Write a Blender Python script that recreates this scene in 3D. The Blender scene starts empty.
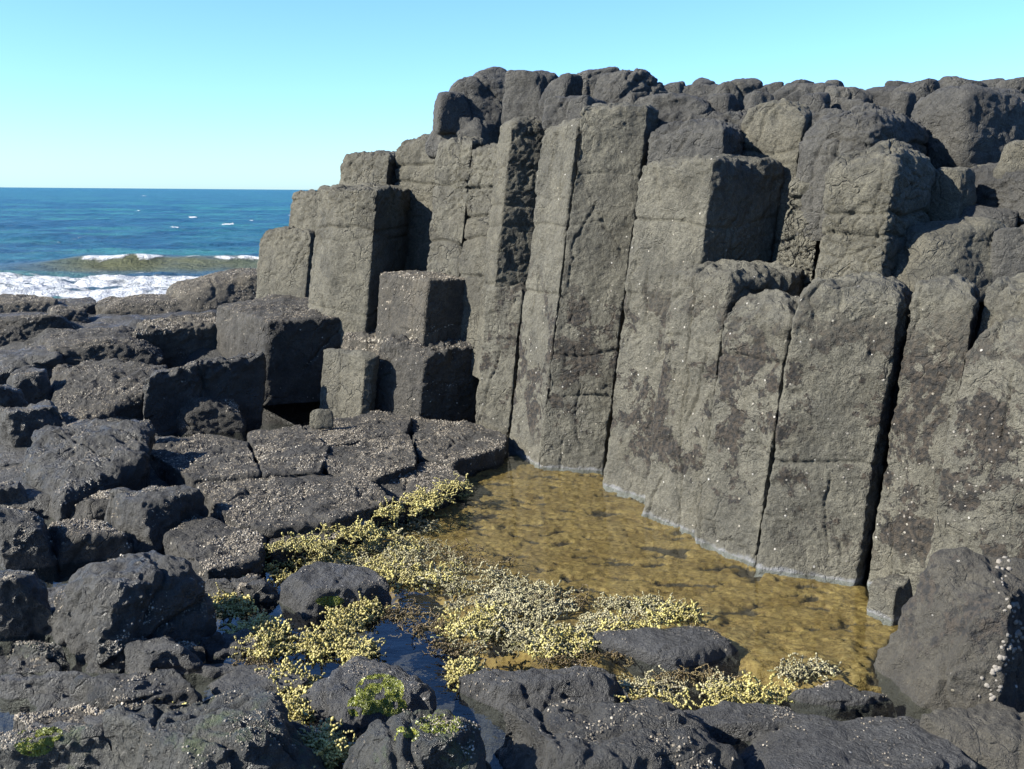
import bpy, math, random
import numpy as np

# ------------------------------------------------------------------ camera
W_PX, H_PX, F_PX = 1024.0, 769.0, 1000.0
CAM = np.array([0.0, 0.0, 1.75])
PITCH, ROLL = math.radians(10.93), math.radians(0.46)
cp, sp = math.cos(PITCH), math.sin(PITCH)
FWD = np.array([0, cp, -sp]); R0 = np.array([1.0, 0, 0]); U0 = np.array([0, sp, cp])
RT = R0 * math.cos(ROLL) + U0 * math.sin(ROLL)
UP = -R0 * math.sin(ROLL) + U0 * math.cos(ROLL)

sc = bpy.context.scene
COL = sc.collection
PI = math.pi


def ray(px, py):
    return FWD + RT * ((px - 512.0) / F_PX) - UP * ((py - 384.5) / F_PX)


def g(px, py, z=0.0):                     # point of the level z seen at a pixel
    d = ray(px, py); t = (z - CAM[2]) / d[2]
    return CAM + d * t


def dp(px, py, y):                        # point at the distance y seen at a pixel
    d = ray(px, py); t = y / d[1]
    return CAM + d * t


def proj(P):
    P = np.atleast_2d(P) - CAM
    z = P @ FWD
    return 512.0 + F_PX * (P @ RT) / z, 384.5 - F_PX * (P @ UP) / z


# ------------------------------------------------------------------ noise
_r = np.random.RandomState(11)
PERM = _r.permutation(256).astype(np.int32)
PERM = np.concatenate([PERM, PERM, PERM])
GR = _r.normal(size=(256, 3)); GR /= np.linalg.norm(GR, axis=1)[:, None]; GR *= 1.5
GR = GR.astype(np.float32)


def noise(p, seed=0):
    p = np.asarray(p, np.float32) + np.float32(seed * 17.31 + 100.0)
    i = np.floor(p).astype(np.int32); f = p - i
    u = f * f * f * (f * (f * 6 - 15) + 10)
    i &= 255
    out = np.zeros(len(p), np.float32)
    for dx in (0, 1):
        hx = PERM[(i[:, 0] + dx) & 255]; wx = u[:, 0] if dx else 1 - u[:, 0]
        for dy in (0, 1):
            hy = PERM[(hx + i[:, 1] + dy) & 255]; wy = u[:, 1] if dy else 1 - u[:, 1]
            for dz in (0, 1):
                gi = GR[PERM[(hy + i[:, 2] + dz) & 255]]
                wz = u[:, 2] if dz else 1 - u[:, 2]
                out += wx * wy * wz * ((f[:, 0] - dx) * gi[:, 0] + (f[:, 1] - dy) * gi[:, 1] + (f[:, 2] - dz) * gi[:, 2])
    return out


def fbm(p, octv=4, seed=0, gain=0.5):
    p = np.asarray(p, np.float32); s = np.zeros(len(p), np.float32); a = 1.0
    for k in range(octv):
        s += a * noise(p * (2.0 ** k), seed + k * 3); a *= gain
    return s


_jit = np.random.RandomState(23).rand(256, 3).astype(np.float32)


def crazing(p):
    """Distance to the nearest edge of a cell pattern (F2 - F1), for crusts broken into small plates."""
    p = np.asarray(p, np.float32) + 100.0
    i = np.floor(p).astype(np.int32)
    f1 = np.full(len(p), 9.0, np.float32); f2 = f1.copy()
    for dx in (-1, 0, 1):
        for dy in (-1, 0, 1):
            for dz in (-1, 0, 1):
                c = i + np.array([dx, dy, dz], np.int32)
                j = _jit[PERM[(PERM[(PERM[c[:, 0] & 255] + c[:, 1]) & 255] + c[:, 2]) & 255]]
                d = c + j - p; d = (d * d).sum(1)
                f2 = np.minimum(f2, np.maximum(f1, d)); f1 = np.minimum(f1, d)
    return np.sqrt(f2) - np.sqrt(f1)


def crust_cracks(V, gate, amount):
    q = V * np.array([9.0, 9.0, 15.0], np.float32)
    w_ = np.stack([noise(V * 9, 101), noise(V * 9, 102), noise(V * 9, 103)], 1) * 0.45
    e = crazing(q + w_)
    return -amount * gate * (0.016 * np.exp(-(e / 0.065) ** 2) - 0.003 * np.minimum(e, 0.4))


def ridged(p, octv=3, seed=0):
    p = np.asarray(p, np.float32); s = np.zeros(len(p), np.float32); a = 1.0
    for k in range(octv):
        s += a * (1 - np.abs(noise(p * (2.0 ** k), seed + k * 5)) * 2); a *= 0.5
    return s


def sstep(a, b, x):
    t = np.clip((x - a) / (b - a), 0, 1)
    return t * t * (3 - 2 * t)


# ------------------------------------------------------------------ meshes
def make_mesh(name, V, F, mat, smooth=True, parent=None, origin=None):
    """V (n,3); F a list of index arrays, each (m,3) or (m,4)."""
    V = np.asarray(V, np.float32)
    if origin is None:
        origin = np.zeros(3)
    V = V - np.asarray(origin, np.float32)
    me = bpy.data.meshes.new(name)
    F = [np.asarray(f, np.int32) for f in F if len(f)]
    loops = np.concatenate([f.ravel() for f in F])
    tot = np.concatenate([np.full(len(f), f.shape[1], np.int32) for f in F])
    start = np.concatenate([[0], np.cumsum(tot)[:-1]]).astype(np.int32)
    me.vertices.add(len(V)); me.vertices.foreach_set('co', V.ravel())
    me.loops.add(len(loops)); me.loops.foreach_set('vertex_index', loops)
    me.polygons.add(len(tot)); me.polygons.foreach_set('loop_start', start)
    me.polygons.foreach_set('loop_total', tot)
    if smooth:
        me.polygons.foreach_set('use_smooth', np.ones(len(tot), bool))
    me.update(); me.validate()
    if mat:
        me.materials.append(mat)
    o = bpy.data.objects.new(name, me); COL.objects.link(o)
    if parent is not None:
        o.parent = parent
        o.location = np.asarray(origin) - np.asarray(parent.location)
    else:
        o.location = origin
    return o


def vnormals(V, F):
    N = np.zeros_like(V)
    for f in F:
        f = np.asarray(f)
        if f.shape[1] == 4:
            n = np.cross(V[f[:, 2]] - V[f[:, 0]], V[f[:, 3]] - V[f[:, 1]])
        else:
            n = np.cross(V[f[:, 1]] - V[f[:, 0]], V[f[:, 2]] - V[f[:, 0]])
        for k in range(f.shape[1]):
            for a in range(3):
                N[:, a] += np.bincount(f[:, k], n[:, a], len(V))
    return N / np.maximum(np.linalg.norm(N, axis=1), 1e-9)[:, None]


def tag(o, label=None, cat=None, group=None, kind=None):
    if label: o['label'] = label
    if cat: o['category'] = cat
    if group: o['group'] = group
    if kind: o['kind'] = kind
    return o


# ------------------------------------------------------------------ node helper
class NT:
    def __init__(self, name):
        self.m = bpy.data.materials.new(name); self.m.use_nodes = True
        self.t = self.m.node_tree; self.t.nodes.clear()
        self.out = self.t.nodes.new('ShaderNodeOutputMaterial')

    def n(self, typ, **kw):
        nd = self.t.nodes.new('ShaderNode' + typ)
        for k, v in kw.items(): setattr(nd, k, v)
        return nd

    def put(self, sock, v):
        if hasattr(v, 'is_linked') or isinstance(v, bpy.types.NodeSocket):
            self.t.links.new(v, sock)
        elif v is not None:
            if isinstance(v, (tuple, list)) and len(v) == 3 and sock.type == 'RGBA':
                v = (*v, 1)
            sock.default_value = v

    def math(self, op, a, b=None, c=None, clamp=False):
        nd = self.n('Math', operation=op, use_clamp=clamp)
        self.put(nd.inputs[0], a)
        if b is not None: self.put(nd.inputs[1], b)
        if c is not None: self.put(nd.inputs[2], c)
        return nd.outputs[0]

    def ramp(self, v, a, b, lo=0.0, hi=1.0, smooth=True):
        nd = self.n('MapRange', interpolation_type='SMOOTHSTEP' if smooth else 'LINEAR')
        self.put(nd.inputs['Value'], v)
        nd.inputs['From Min'].default_value = a; nd.inputs['From Max'].default_value = b
        nd.inputs['To Min'].default_value = lo; nd.inputs['To Max'].default_value = hi
        return nd.outputs['Result']

    def mix(self, f, a, b, blend='MIX'):
        nd = self.n('Mix', data_type='RGBA', blend_type=blend)
        self.put(nd.inputs[0], f); self.put(nd.inputs[6], a); self.put(nd.inputs[7], b)
        return nd.outputs[2]

    def noise(self, vec, scale, detail=4, rough=0.55, dist=0.0):
        nd = self.n('TexNoise')
        self.put(nd.inputs['Vector'], vec)
        nd.inputs['Scale'].default_value = scale; nd.inputs['Detail'].default_value = detail
        nd.inputs['Roughness'].default_value = rough; nd.inputs['Distortion'].default_value = dist
        return nd

    def vor(self, vec, scale, feature='F1', rnd=1.0):
        nd = self.n('TexVoronoi', feature=feature)
        self.put(nd.inputs['Vector'], vec)
        nd.inputs['Scale'].default_value = scale; nd.inputs['Randomness'].default_value = rnd
        return nd

    def vmath(self, op, a, b):
        nd = self.n('VectorMath', operation=op)
        self.put(nd.inputs[0], a); self.put(nd.inputs[1], b)
        return nd.outputs[0]

    def bump(self, h, dist, strength=1.0, normal=None):
        nd = self.n('Bump')
        self.put(nd.inputs['Height'], h); nd.inputs['Distance'].default_value = dist
        nd.inputs['Strength'].default_value = strength
        if normal is not None: self.put(nd.inputs['Normal'], normal)
        return nd.outputs[0]

    def bsdf(self, color, rough, normal=None, spec=0.5, **kw):
        nd = self.n('BsdfPrincipled')
        self.put(nd.inputs['Base Color'], color); self.put(nd.inputs['Roughness'], rough)
        self.put(nd.inputs['Specular IOR Level'], spec)
        if normal is not None: self.put(nd.inputs['Normal'], normal)
        for k, v in kw.items(): self.put(nd.inputs[k.replace('_', ' ')], v)
        self.t.links.new(nd.outputs[0], self.out.inputs['Surface'])
        return nd


_mats = {}
ALB = 0.48


def rock(c1, c2, barn=0.0, wet=0.0, green=0.0, lichen=0.0, salt=False, speck=0.0, crack=1.0, key=''):
    """Weathered basalt: two tones, crack network, pits, and what grows on it."""
    k = (c1, c2, barn, wet, green, lichen, salt, speck, crack)
    if k in _mats: return _mats[k]
    c1 = tuple(ALB * v for v in c1); c2 = tuple(ALB * v for v in c2)
    m = NT('basalt' + key)
    geo = m.n('NewGeometry'); P = geo.outputs['Position']
    sep = m.n('SeparateXYZ'); m.put(sep.inputs[0], P); z = sep.outputs[2]
    nsep = m.n('SeparateXYZ'); m.put(nsep.inputs[0], geo.outputs['True Normal']); nz = nsep.outputs[2]
    big = m.noise(P, 1.7, 5, 0.6).outputs[0]
    mid = m.noise(P, 9, 6, 0.65).outputs[0]
    fine = m.noise(P, 55, 5, 0.7).outputs[0]
    grain = m.noise(P, 190, 3, 0.7).outputs[0]
    tone = m.math('ADD', m.math('MULTIPLY', big, 0.5), m.math('MULTIPLY', mid, 0.5))
    col = m.mix(m.ramp(tone, 0.36, 0.62), c1, c2)
    st = m.ramp(m.noise(P, 2.4, 6, 0.7, 0.6).outputs[0], 0.50, 0.66)
    col = m.mix(m.math('MULTIPLY', st, 0.35), col, tuple(v * w_ for v, w_ in zip(c1, (1.0, 0.93, 0.76))))
    gm = m.math('MULTIPLY_ADD', m.math('SUBTRACT', fine, 0.5), 1.9, 1.0)
    gm = m.math('MULTIPLY', gm, m.math('MULTIPLY_ADD', m.math('SUBTRACT', grain, 0.5), 2.4, 1.0))
    comb = m.n('CombineColor')
    for i in range(3): m.put(comb.inputs[i], gm)
    col = m.mix(1.0, col, comb.outputs[0], 'MULTIPLY')
    # cracks: distorted cell edges
    dv = m.noise(P, 5, 3, 0.6).outputs[1]
    nd = m.n('VectorMath', operation='MULTIPLY_ADD')
    m.put(nd.inputs[0], dv); nd.inputs[1].default_value = (0.28, 0.28, 0.28); m.put(nd.inputs[2], P)
    PD = nd.outputs[0]
    e1 = m.vor(PD, 5.0, 'DISTANCE_TO_EDGE').outputs[0]
    e2 = m.vor(PD, 14.0, 'DISTANCE_TO_EDGE').outputs[0]
    gate = m.ramp(m.noise(P, 2.6, 3).outputs[0], 0.44, 0.62)
    k1 = m.math('MULTIPLY', m.ramp(e1, 0.0, 0.045, 1, 0), gate)
    k2 = m.math('MULTIPLY', m.ramp(e2, 0.0, 0.07, 1, 0), m.ramp(m.noise(P, 3.3, 3).outputs[0], 0.5, 0.64))
    height = m.math('MULTIPLY', mid, 0.7)
    height = m.math('MULTIPLY_ADD', fine, 0.75, height)
    height = m.math('MULTIPLY_ADD', grain, 0.30, height)
    pits = m.vor(P, 60).outputs[0]
    height = m.math('MULTIPLY_ADD', m.ramp(pits, 0.0, 0.35), 0.16, height)
    height = m.math('MULTIPLY_ADD', k1, -0.55 * crack, height)
    height = m.math('MULTIPLY_ADD', k2, -0.35 * crack, height)
    rgh = 0.85
    if lichen > 0:
        lm = m.math('ADD', m.noise(P, 3.2, 7, 0.72, 0.4).outputs[0],
                    m.math('MULTIPLY_ADD', m.noise(P, 22, 4, 0.7).outputs[0], 0.22, -0.11))
        lm = m.ramp(lm, 0.592 - 0.07 * lichen, 0.615 - 0.07 * lichen)
        zone = m.math('MULTIPLY', m.ramp(z, 0.05, 0.25), m.ramp(z, 0.95, 1.45, 1, 0))
        lm = m.math('MULTIPLY', lm, zone)
        lc = m.mix(m.ramp(m.noise(P, 45, 3).outputs[0], 0.4, 0.62), (0.009, 0.0085, 0.008), (0.038, 0.030, 0.022))
        col = m.mix(m.math('MULTIPLY', lm, 0.96), col, lc)
        height = m.math('MULTIPLY_ADD', lm, 0.10, height)
    if green > 0:
        gm_ = m.ramp(m.math('ADD', m.noise(P, 4.0, 6, 0.7).outputs[0], m.math('MULTIPLY', nz, 0.12)), 0.68 - 0.2 * green, 0.80 - 0.2 * green)
        col = m.mix(m.math('MULTIPLY', gm_, 0.6), col, m.mix(m.noise(P, 60, 3).outputs[0], (0.016, 0.028, 0.006), (0.055, 0.075, 0.015)))
    if barn > 0:
        # little shells in patches on the upward sides
        patch = m.math('ADD', m.noise(P, 3.0, 5, 0.65).outputs[0], m.math('MULTIPLY', m.math('SUBTRACT', nz, 0.6), 0.28))
        patch = m.math('ADD', patch, m.math('MULTIPLY', m.math('SUBTRACT', m.noise(P, 20, 3).outputs[0], 0.5), 0.35))
        patch = m.ramp(patch, 0.66 - 0.22 * barn, 0.84 - 0.22 * barn)
        for scl, keep, w in ((48, 0.42, 1.0), (95, 0.5, 0.9)):
            v = m.vor(P, scl)
            cs = m.n('SeparateColor'); m.put(cs.inputs[0], v.outputs['Color'])
            dot = m.ramp(v.outputs['Distance'], 0.28, 0.52, 1, 0)
            sel = m.math('GREATER_THAN', m.math('ADD', cs.outputs[0], m.math('MULTIPLY', patch, 0.62)), 0.98)
            dm = m.math('MULTIPLY', dot, sel)
            dc = m.mix(m.math('POWER', cs.outputs[1], 2.0), (0.075, 0.062, 0.045), (0.27, 0.23, 0.17))
            col = m.mix(m.math('MULTIPLY', dm, m.math('MULTIPLY', patch, w)), col, dc)
            height = m.math('MULTIPLY_ADD', m.math('MULTIPLY', dm, patch), 0.22, height)
    if speck > 0:
        v = m.vor(P, 24)
        cs = m.n('SeparateColor'); m.put(cs.inputs[0], v.outputs['Color'])
        dm = m.math('MULTIPLY', m.ramp(v.outputs['Distance'], 0.10, 0.17, 1, 0),
                    m.math('GREATER_THAN', m.math('ADD', cs.outputs[0], m.math('MULTIPLY', m.noise(P, 2.2, 3).outputs[0], 0.5)), 1.16 - 0.12 * speck))
        col = m.mix(dm, col, m.mix(cs.outputs[1], (0.19, 0.165, 0.12), (0.36, 0.345, 0.32)))
        height = m.math('MULTIPLY_ADD', dm, 0.15, height)
    if salt:
        zz = m.math('ADD', z, m.math('MULTIPLY', m.math('SUBTRACT', m.noise(P, 14, 4).outputs[0], 0.5), 0.06))
        band = m.math('MULTIPLY', m.ramp(zz, 0.002, 0.022, 1, 0), m.ramp(m.noise(P, 9, 4, 0.7).outputs[0], 0.30, 0.6, 0.25, 1.0))
        col = m.mix(m.math('MULTIPLY', band, 0.8), col, (0.16, 0.165, 0.175))
    if wet > 0:
        wz = m.math('MULTIPLY', m.ramp(m.noise(P, 6, 4).outputs[0], 0.35, 0.7), wet)
        rgh = m.math('MULTIPLY_ADD', wz, -0.52, 0.82)
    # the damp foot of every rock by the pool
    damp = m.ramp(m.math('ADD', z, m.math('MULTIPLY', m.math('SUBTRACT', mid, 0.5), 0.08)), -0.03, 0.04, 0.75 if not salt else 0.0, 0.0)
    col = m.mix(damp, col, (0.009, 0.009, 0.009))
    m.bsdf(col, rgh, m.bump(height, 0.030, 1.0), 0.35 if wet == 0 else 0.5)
    _mats[k] = m.m
    return m.m


DRY = rock((0.090, 0.085, 0.066), (0.184, 0.171, 0.130), speck=0.0, key='_dry')
CRAZED = rock((0.100, 0.094, 0.075), (0.190, 0.178, 0.136), crack=2.2, key='_crazed')
FRONT = rock((0.104, 0.099, 0.079), (0.194, 0.182, 0.141), lichen=1.0, salt=True, speck=1.0, crack=0.55, key='_tidal')
TOPROCK = rock((0.056, 0.055, 0.052), (0.122, 0.117, 0.103), crack=0.7, key='_weathered')
SHELF = rock((0.036, 0.034, 0.031), (0.090, 0.083, 0.071), barn=0.85, speck=0.2, key='_barnacled')
TAN = rock((0.060, 0.055, 0.046), (0.14, 0.124, 0.096), barn=1.0, key='_tan')
DARK = rock((0.022, 0.0215, 0.020), (0.060, 0.057, 0.050), crack=0.5, barn=0.45, wet=1.0, speck=0.0, key='_dark')
MOSSY = rock((0.034, 0.036, 0.034), (0.078, 0.076, 0.064), crack=0.5, barn=0.4, wet=1.0, green=0.45, speck=0.0, key='_mossy')
WETR = rock((0.030, 0.030, 0.031), (0.078, 0.077, 0.075), crack=0.3, barn=0.15, wet=1.0, speck=0.3, key='_wet')
BOULD = rock((0.044, 0.039, 0.030), (0.096, 0.086, 0.065), lichen=1.1, speck=0.4, wet=0.2, crack=0.6, key='_boulder')

KIND = {DRY.name: 'DRY', CRAZED.name: 'CRAZED', TOPROCK.name: 'TOP'}
LEAN = np.array([0.10, 0.06, 1.0])


def hull(pts):
    pts = sorted(set((round(float(a), 5), round(float(b), 5)) for a, b in pts))
    def half(ps):
        h = []
        for p in ps:
            while len(h) > 1 and (h[-1][0] - h[-2][0]) * (p[1] - h[-2][1]) - (h[-1][1] - h[-2][1]) * (p[0] - h[-2][0]) <= 0:
                h.pop()
            h.append(p)
        return h[:-1]
    return np.array(half(pts) + half(pts[::-1]))


_seed = [0]


def prism(name, label, cat, pts, top, ref=None, back=0.45, bdir=(0.35, 0.94), zb=None, rnd=0.05, p=44, joints=(), tilt=(0, 0),
          mat=None, lean=LEAN, rough=1.0, group=None, ztop=None, dens=1.35, gap=0.010, bulge=0.02, hd=1.0):
    """A basalt column or block: polygon footprint, common lean, cross joints, rounded head."""
    _seed[0] += 1; sd = _seed[0]
    rs = np.random.RandomState(sd)
    mat = mat or DRY
    pts = [np.array(q, float) for q in pts]
    foot = [(q - lean * q[2]) for q in pts]                      # slid down the lean to z = 0
    ref = (len(pts) // 2 if len(pts) != 2 else 0) if ref is None else ref
    if ztop is None:
        lo, hi = -0.5, 4.0
        for _ in range(40):
            mdl = (lo + hi) / 2
            if proj(foot[ref] + lean * mdl)[1][0] > top: lo = mdl
            else: hi = mdl
        ztop = (lo + hi) / 2
    b = np.array(bdir, float); b /= np.linalg.norm(b)
    ring = [q[:2] for q in foot]
    L, R = ring[0], ring[-1]
    ring += [L + b * back * 0.8, R + b * back * 0.8, (L + R) / 2 + b * back]
    poly = hull(ring)
    cen = poly.mean(0)
    nrm, off = [], []
    for i in range(len(poly)):
        a, c = poly[i], poly[(i + 1) % len(poly)]
        e = c - a; ln = np.linalg.norm(e)
        if ln < 0.015: continue
        n = np.array([e[1], -e[0]]) / ln
        nrm.append(n); off.append(max(0.03, (a - cen) @ n - gap))
    nrm = np.array(nrm); off = np.array(off)
    Yd = max(2.0, cen[1] - 0.3)
    sp_ = 0.0019 * Yd / dens
    if zb is None: zb = min(q[2] for q in pts) - 0.2

    def rad(dirs, offs):
        q = np.maximum(0, (dirs @ nrm.T) / offs) ** p
        return q.sum(1) ** (-1.0 / p)
    th = np.linspace(0, 2 * PI, 2001); D = np.stack([np.cos(th), np.sin(th)], 1)
    X = D * rad(D, off)[:, None]
    arc = np.concatenate([[0], np.cumsum(np.linalg.norm(np.diff(X, axis=0), axis=1))])
    # the side towards the light and the lens carries the finer mesh
    fw = np.where(D[:-1] @ np.array([-0.3, -1.0]) > -0.45, 1.0, 0.35)
    warc = np.concatenate([[0], np.cumsum(np.diff(arc) * fw)])
    n = int(np.clip(warc[-1] / sp_, 40, 620))
    th = np.interp(np.linspace(0, warc[-1], n, endpoint=False), warc, th)
    D = np.stack([np.cos(th), np.sin(th)], 1)
    Rm = float(np.mean(off))
    rnd = min(rnd, 0.8 * float(off.min()))
    ns = int(np.clip((ztop - rnd - zb) / sp_, 6, 600))
    prof = [(1.0, zz) for zz in np.linspace(zb, ztop - rnd, ns)]
    na = max(4, int(rnd * 1.57 / sp_))
    for ph in np.linspace(0, PI / 2, na + 1)[1:]:
        prof.append((1 - rnd / Rm * (1 - math.cos(ph)), ztop - rnd * (1 - math.sin(ph))))
    f0 = prof[-1][0]
    nc = max(3, int(f0 * Rm / sp_))
    for k in range(1, nc):
        r_ = f0 * (1 - k / nc)
        prof.append((r_, ztop + bulge * (1 - (r_ / f0) ** 2)))
    fac = np.array([a for a, _ in prof]); zs = np.array([c for _, c in prof])
    nr = len(prof)
    # sides wander a little, each drum between joints keeps its own offset
    jt = list(joints)
    if name == 'basalt_column' and mat.name not in (FRONT.name,):
        ya = proj(foot[ref] + lean * ztop)[1][0]; yb = proj(foot[ref] + lean * max(zb, 0.0))[1][0]
        jt += [ya + (yb - ya) * t_ for t_ in (0.14 + 0.2 * rs.rand(), 0.5 + 0.25 * rs.rand())]
    jt.sort()
    js = []
    for j in jt:
        lo, hi = zb, ztop
        for _ in range(30):
            mdl = (lo + hi) / 2
            if proj(foot[ref] + lean * mdl)[1][0] > j: lo = mdl
            else: hi = mdl
        js.append((lo + hi) / 2)
    js = np.array(sorted(js))
    offs_all = np.repeat(off[None], nr, 0)
    for i in range(len(off)):
        q = np.stack([zs * 1.3, np.full(nr, i * 3.7 + sd), np.zeros(nr)], 1)
        offs_all[:, i] += 0.010 * rough * noise(q, 1) + (0.004 * noise(q * 4, 2) * rough)
    Q = np.zeros((nr, n, 3))
    for r in range(nr):
        Q[r, :, :2] = D * (rad(D, offs_all[r]) * fac[r])[:, None]
        Q[r, :, 2] = zs[r]
    V = Q.reshape(-1, 3)
    tl = (V[:, 0] * tilt[0] + V[:, 1] * tilt[1]) * sstep(zb, ztop, V[:, 2])
    V[:, 2] += tl
    w = np.stack([V[:, 0] + cen[0], V[:, 1] + cen[1], V[:, 2]], 1) + lean * V[:, 2:3] * np.array([1, 1, 0])
    apex = np.array([[cen[0] + lean[0] * (ztop + bulge), cen[1] + lean[1] * (ztop + bulge), ztop + bulge]])
    V = np.concatenate([w, apex]).astype(np.float32)
    a = np.arange(nr - 1)[:, None] * n; c = np.arange(n)[None]; c2 = (np.arange(n)[None] + 1) % n
    quads = np.stack([a + c, a + c2, a + n + c2, a + n + c], -1).reshape(-1, 4)
    last = (nr - 1) * n
    tris = np.stack([last + c[0], last + c2[0], np.full(n, nr * n)], 1)
    F = [quads, tris]
    N = vnormals(V, F)
    zrel = V[:, 2]
    d = 0.013 * noise(V * 2.6, sd) + 0.009 * fbm(V * 8, 3, 5) - 0.007 * np.abs(noise(V * 15, 7)) + 0.005 * noise(V * 42, 9) - 0.006 * np.maximum(0, noise(V * 30, 12) - 0.25)
    # lumpy, crusted heads
    head = sstep(ztop - 0.30, ztop, zrel)
    d += head * hd * (0.024 * fbm(V * 6, 3, 21) + 0.014 * ridged(V * 11, 2, 23) - 0.014)
    # chips along the arrises
    d -= 0.022 * np.maximum(0, noise(V * 9, 31) - 0.18)
    # meandering fissures
    wb = 0.045 * noise(V * 4, 41) + 0.02 * noise(V * 11, 42) + 0.006 * noise(V * 30, 47)
    for k in range(7):
        nn = rs.normal(size=3) * np.array([1, 1, 0.9 if k % 2 else 0.25]); nn /= np.linalg.norm(nn)
        x0 = np.array([cen[0], cen[1], zb + (ztop - zb) * rs.rand()]) + rs.normal(size=3) * 0.12
        dd = (V - x0.astype(np.float32)) @ nn.astype(np.float32) + wb * (0.6 + 0.8 * rs.rand())
        d -= (0.009 + 0.012 * rs.rand()) * np.exp(-(dd / 0.006) ** 2) * sstep(0.0, 0.25, noise(V * 2.0, 60 + k + sd % 5))
    ca_ = {'DRY': 0.9, 'CRAZED': 1.3, 'TOP': 0.9}.get(KIND.get(mat.name, ''), 0)
    if ca_:
        gz = sstep(-0.25, 0.2, noise(V * 1.7, 105)) * (1.0 if ca_ > 1 else sstep(0.7, 1.3, zrel) * 0.75 + 0.25)
        d += crust_cracks(V, gz, ca_)
    for k, j in enumerate(js):
        wob = j + 0.05 * noise(np.stack([V[:, 0] * 3, V[:, 1] * 3, np.full(len(V), k * 5.0 + sd)], 1), 51)
        dz = zrel - wob
        gt = 0.45 + 0.65 * sstep(-0.2, 0.25, noise(V * 1.6, 57 + k))
        d -= gt * (0.015 if mat.name == FRONT.name else 0.024) * (1.0 * np.exp(-(dz / 0.009) ** 2) + 0.2 * np.exp(-(dz / 0.03) ** 2))
        o2 = (rs.rand(2) - 0.5) * 0.010
        sh = sstep(-0.012, 0.012, dz)
        V[:, 0] += o2[0] * sh; V[:, 1] += o2[1] * sh
    V = V + N * (d * rough)[:, None].astype(np.float32)
    org = np.array([cen[0] + lean[0] * zb, cen[1] + lean[1] * zb, max(zb, min(q[2] for q in pts) if zb < 0 else zb)])
    o = make_mesh(name, V, F, mat, origin=org)
    return tag(o, label, cat, group)


def cubesphere(n):
    t = np.linspace(-1, 1, n + 1); a, b = np.meshgrid(t, t, indexing='ij')
    t2 = np.tan(a * PI / 4), np.tan(b * PI / 4)
    u, v = t2[0].ravel(), t2[1].ravel(); o = np.ones_like(u)
    faces = [(o, u, v), (-o, v, u), (v, o, u), (u, -o, v), (u, v, o), (v, u, -o)]
    V, F = [], []
    idx = np.arange((n + 1) * (n + 1)).reshape(n + 1, n + 1)
    q = np.stack([idx[:-1, :-1], idx[1:, :-1], idx[1:, 1:], idx[:-1, 1:]], -1).reshape(-1, 4)
    for k, f in enumerate(faces):
        V.append(np.stack(f, 1)); F.append(q + k * (n + 1) ** 2)
    V = np.concatenate(V); F = np.concatenate(F)
    key = np.round(V * 1e5).astype(np.int64)
    _, first, inv = np.unique(key, axis=0, return_index=True, return_inverse=True)
    return V[first], inv.reshape(-1)[F]


_cs = {}


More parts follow.
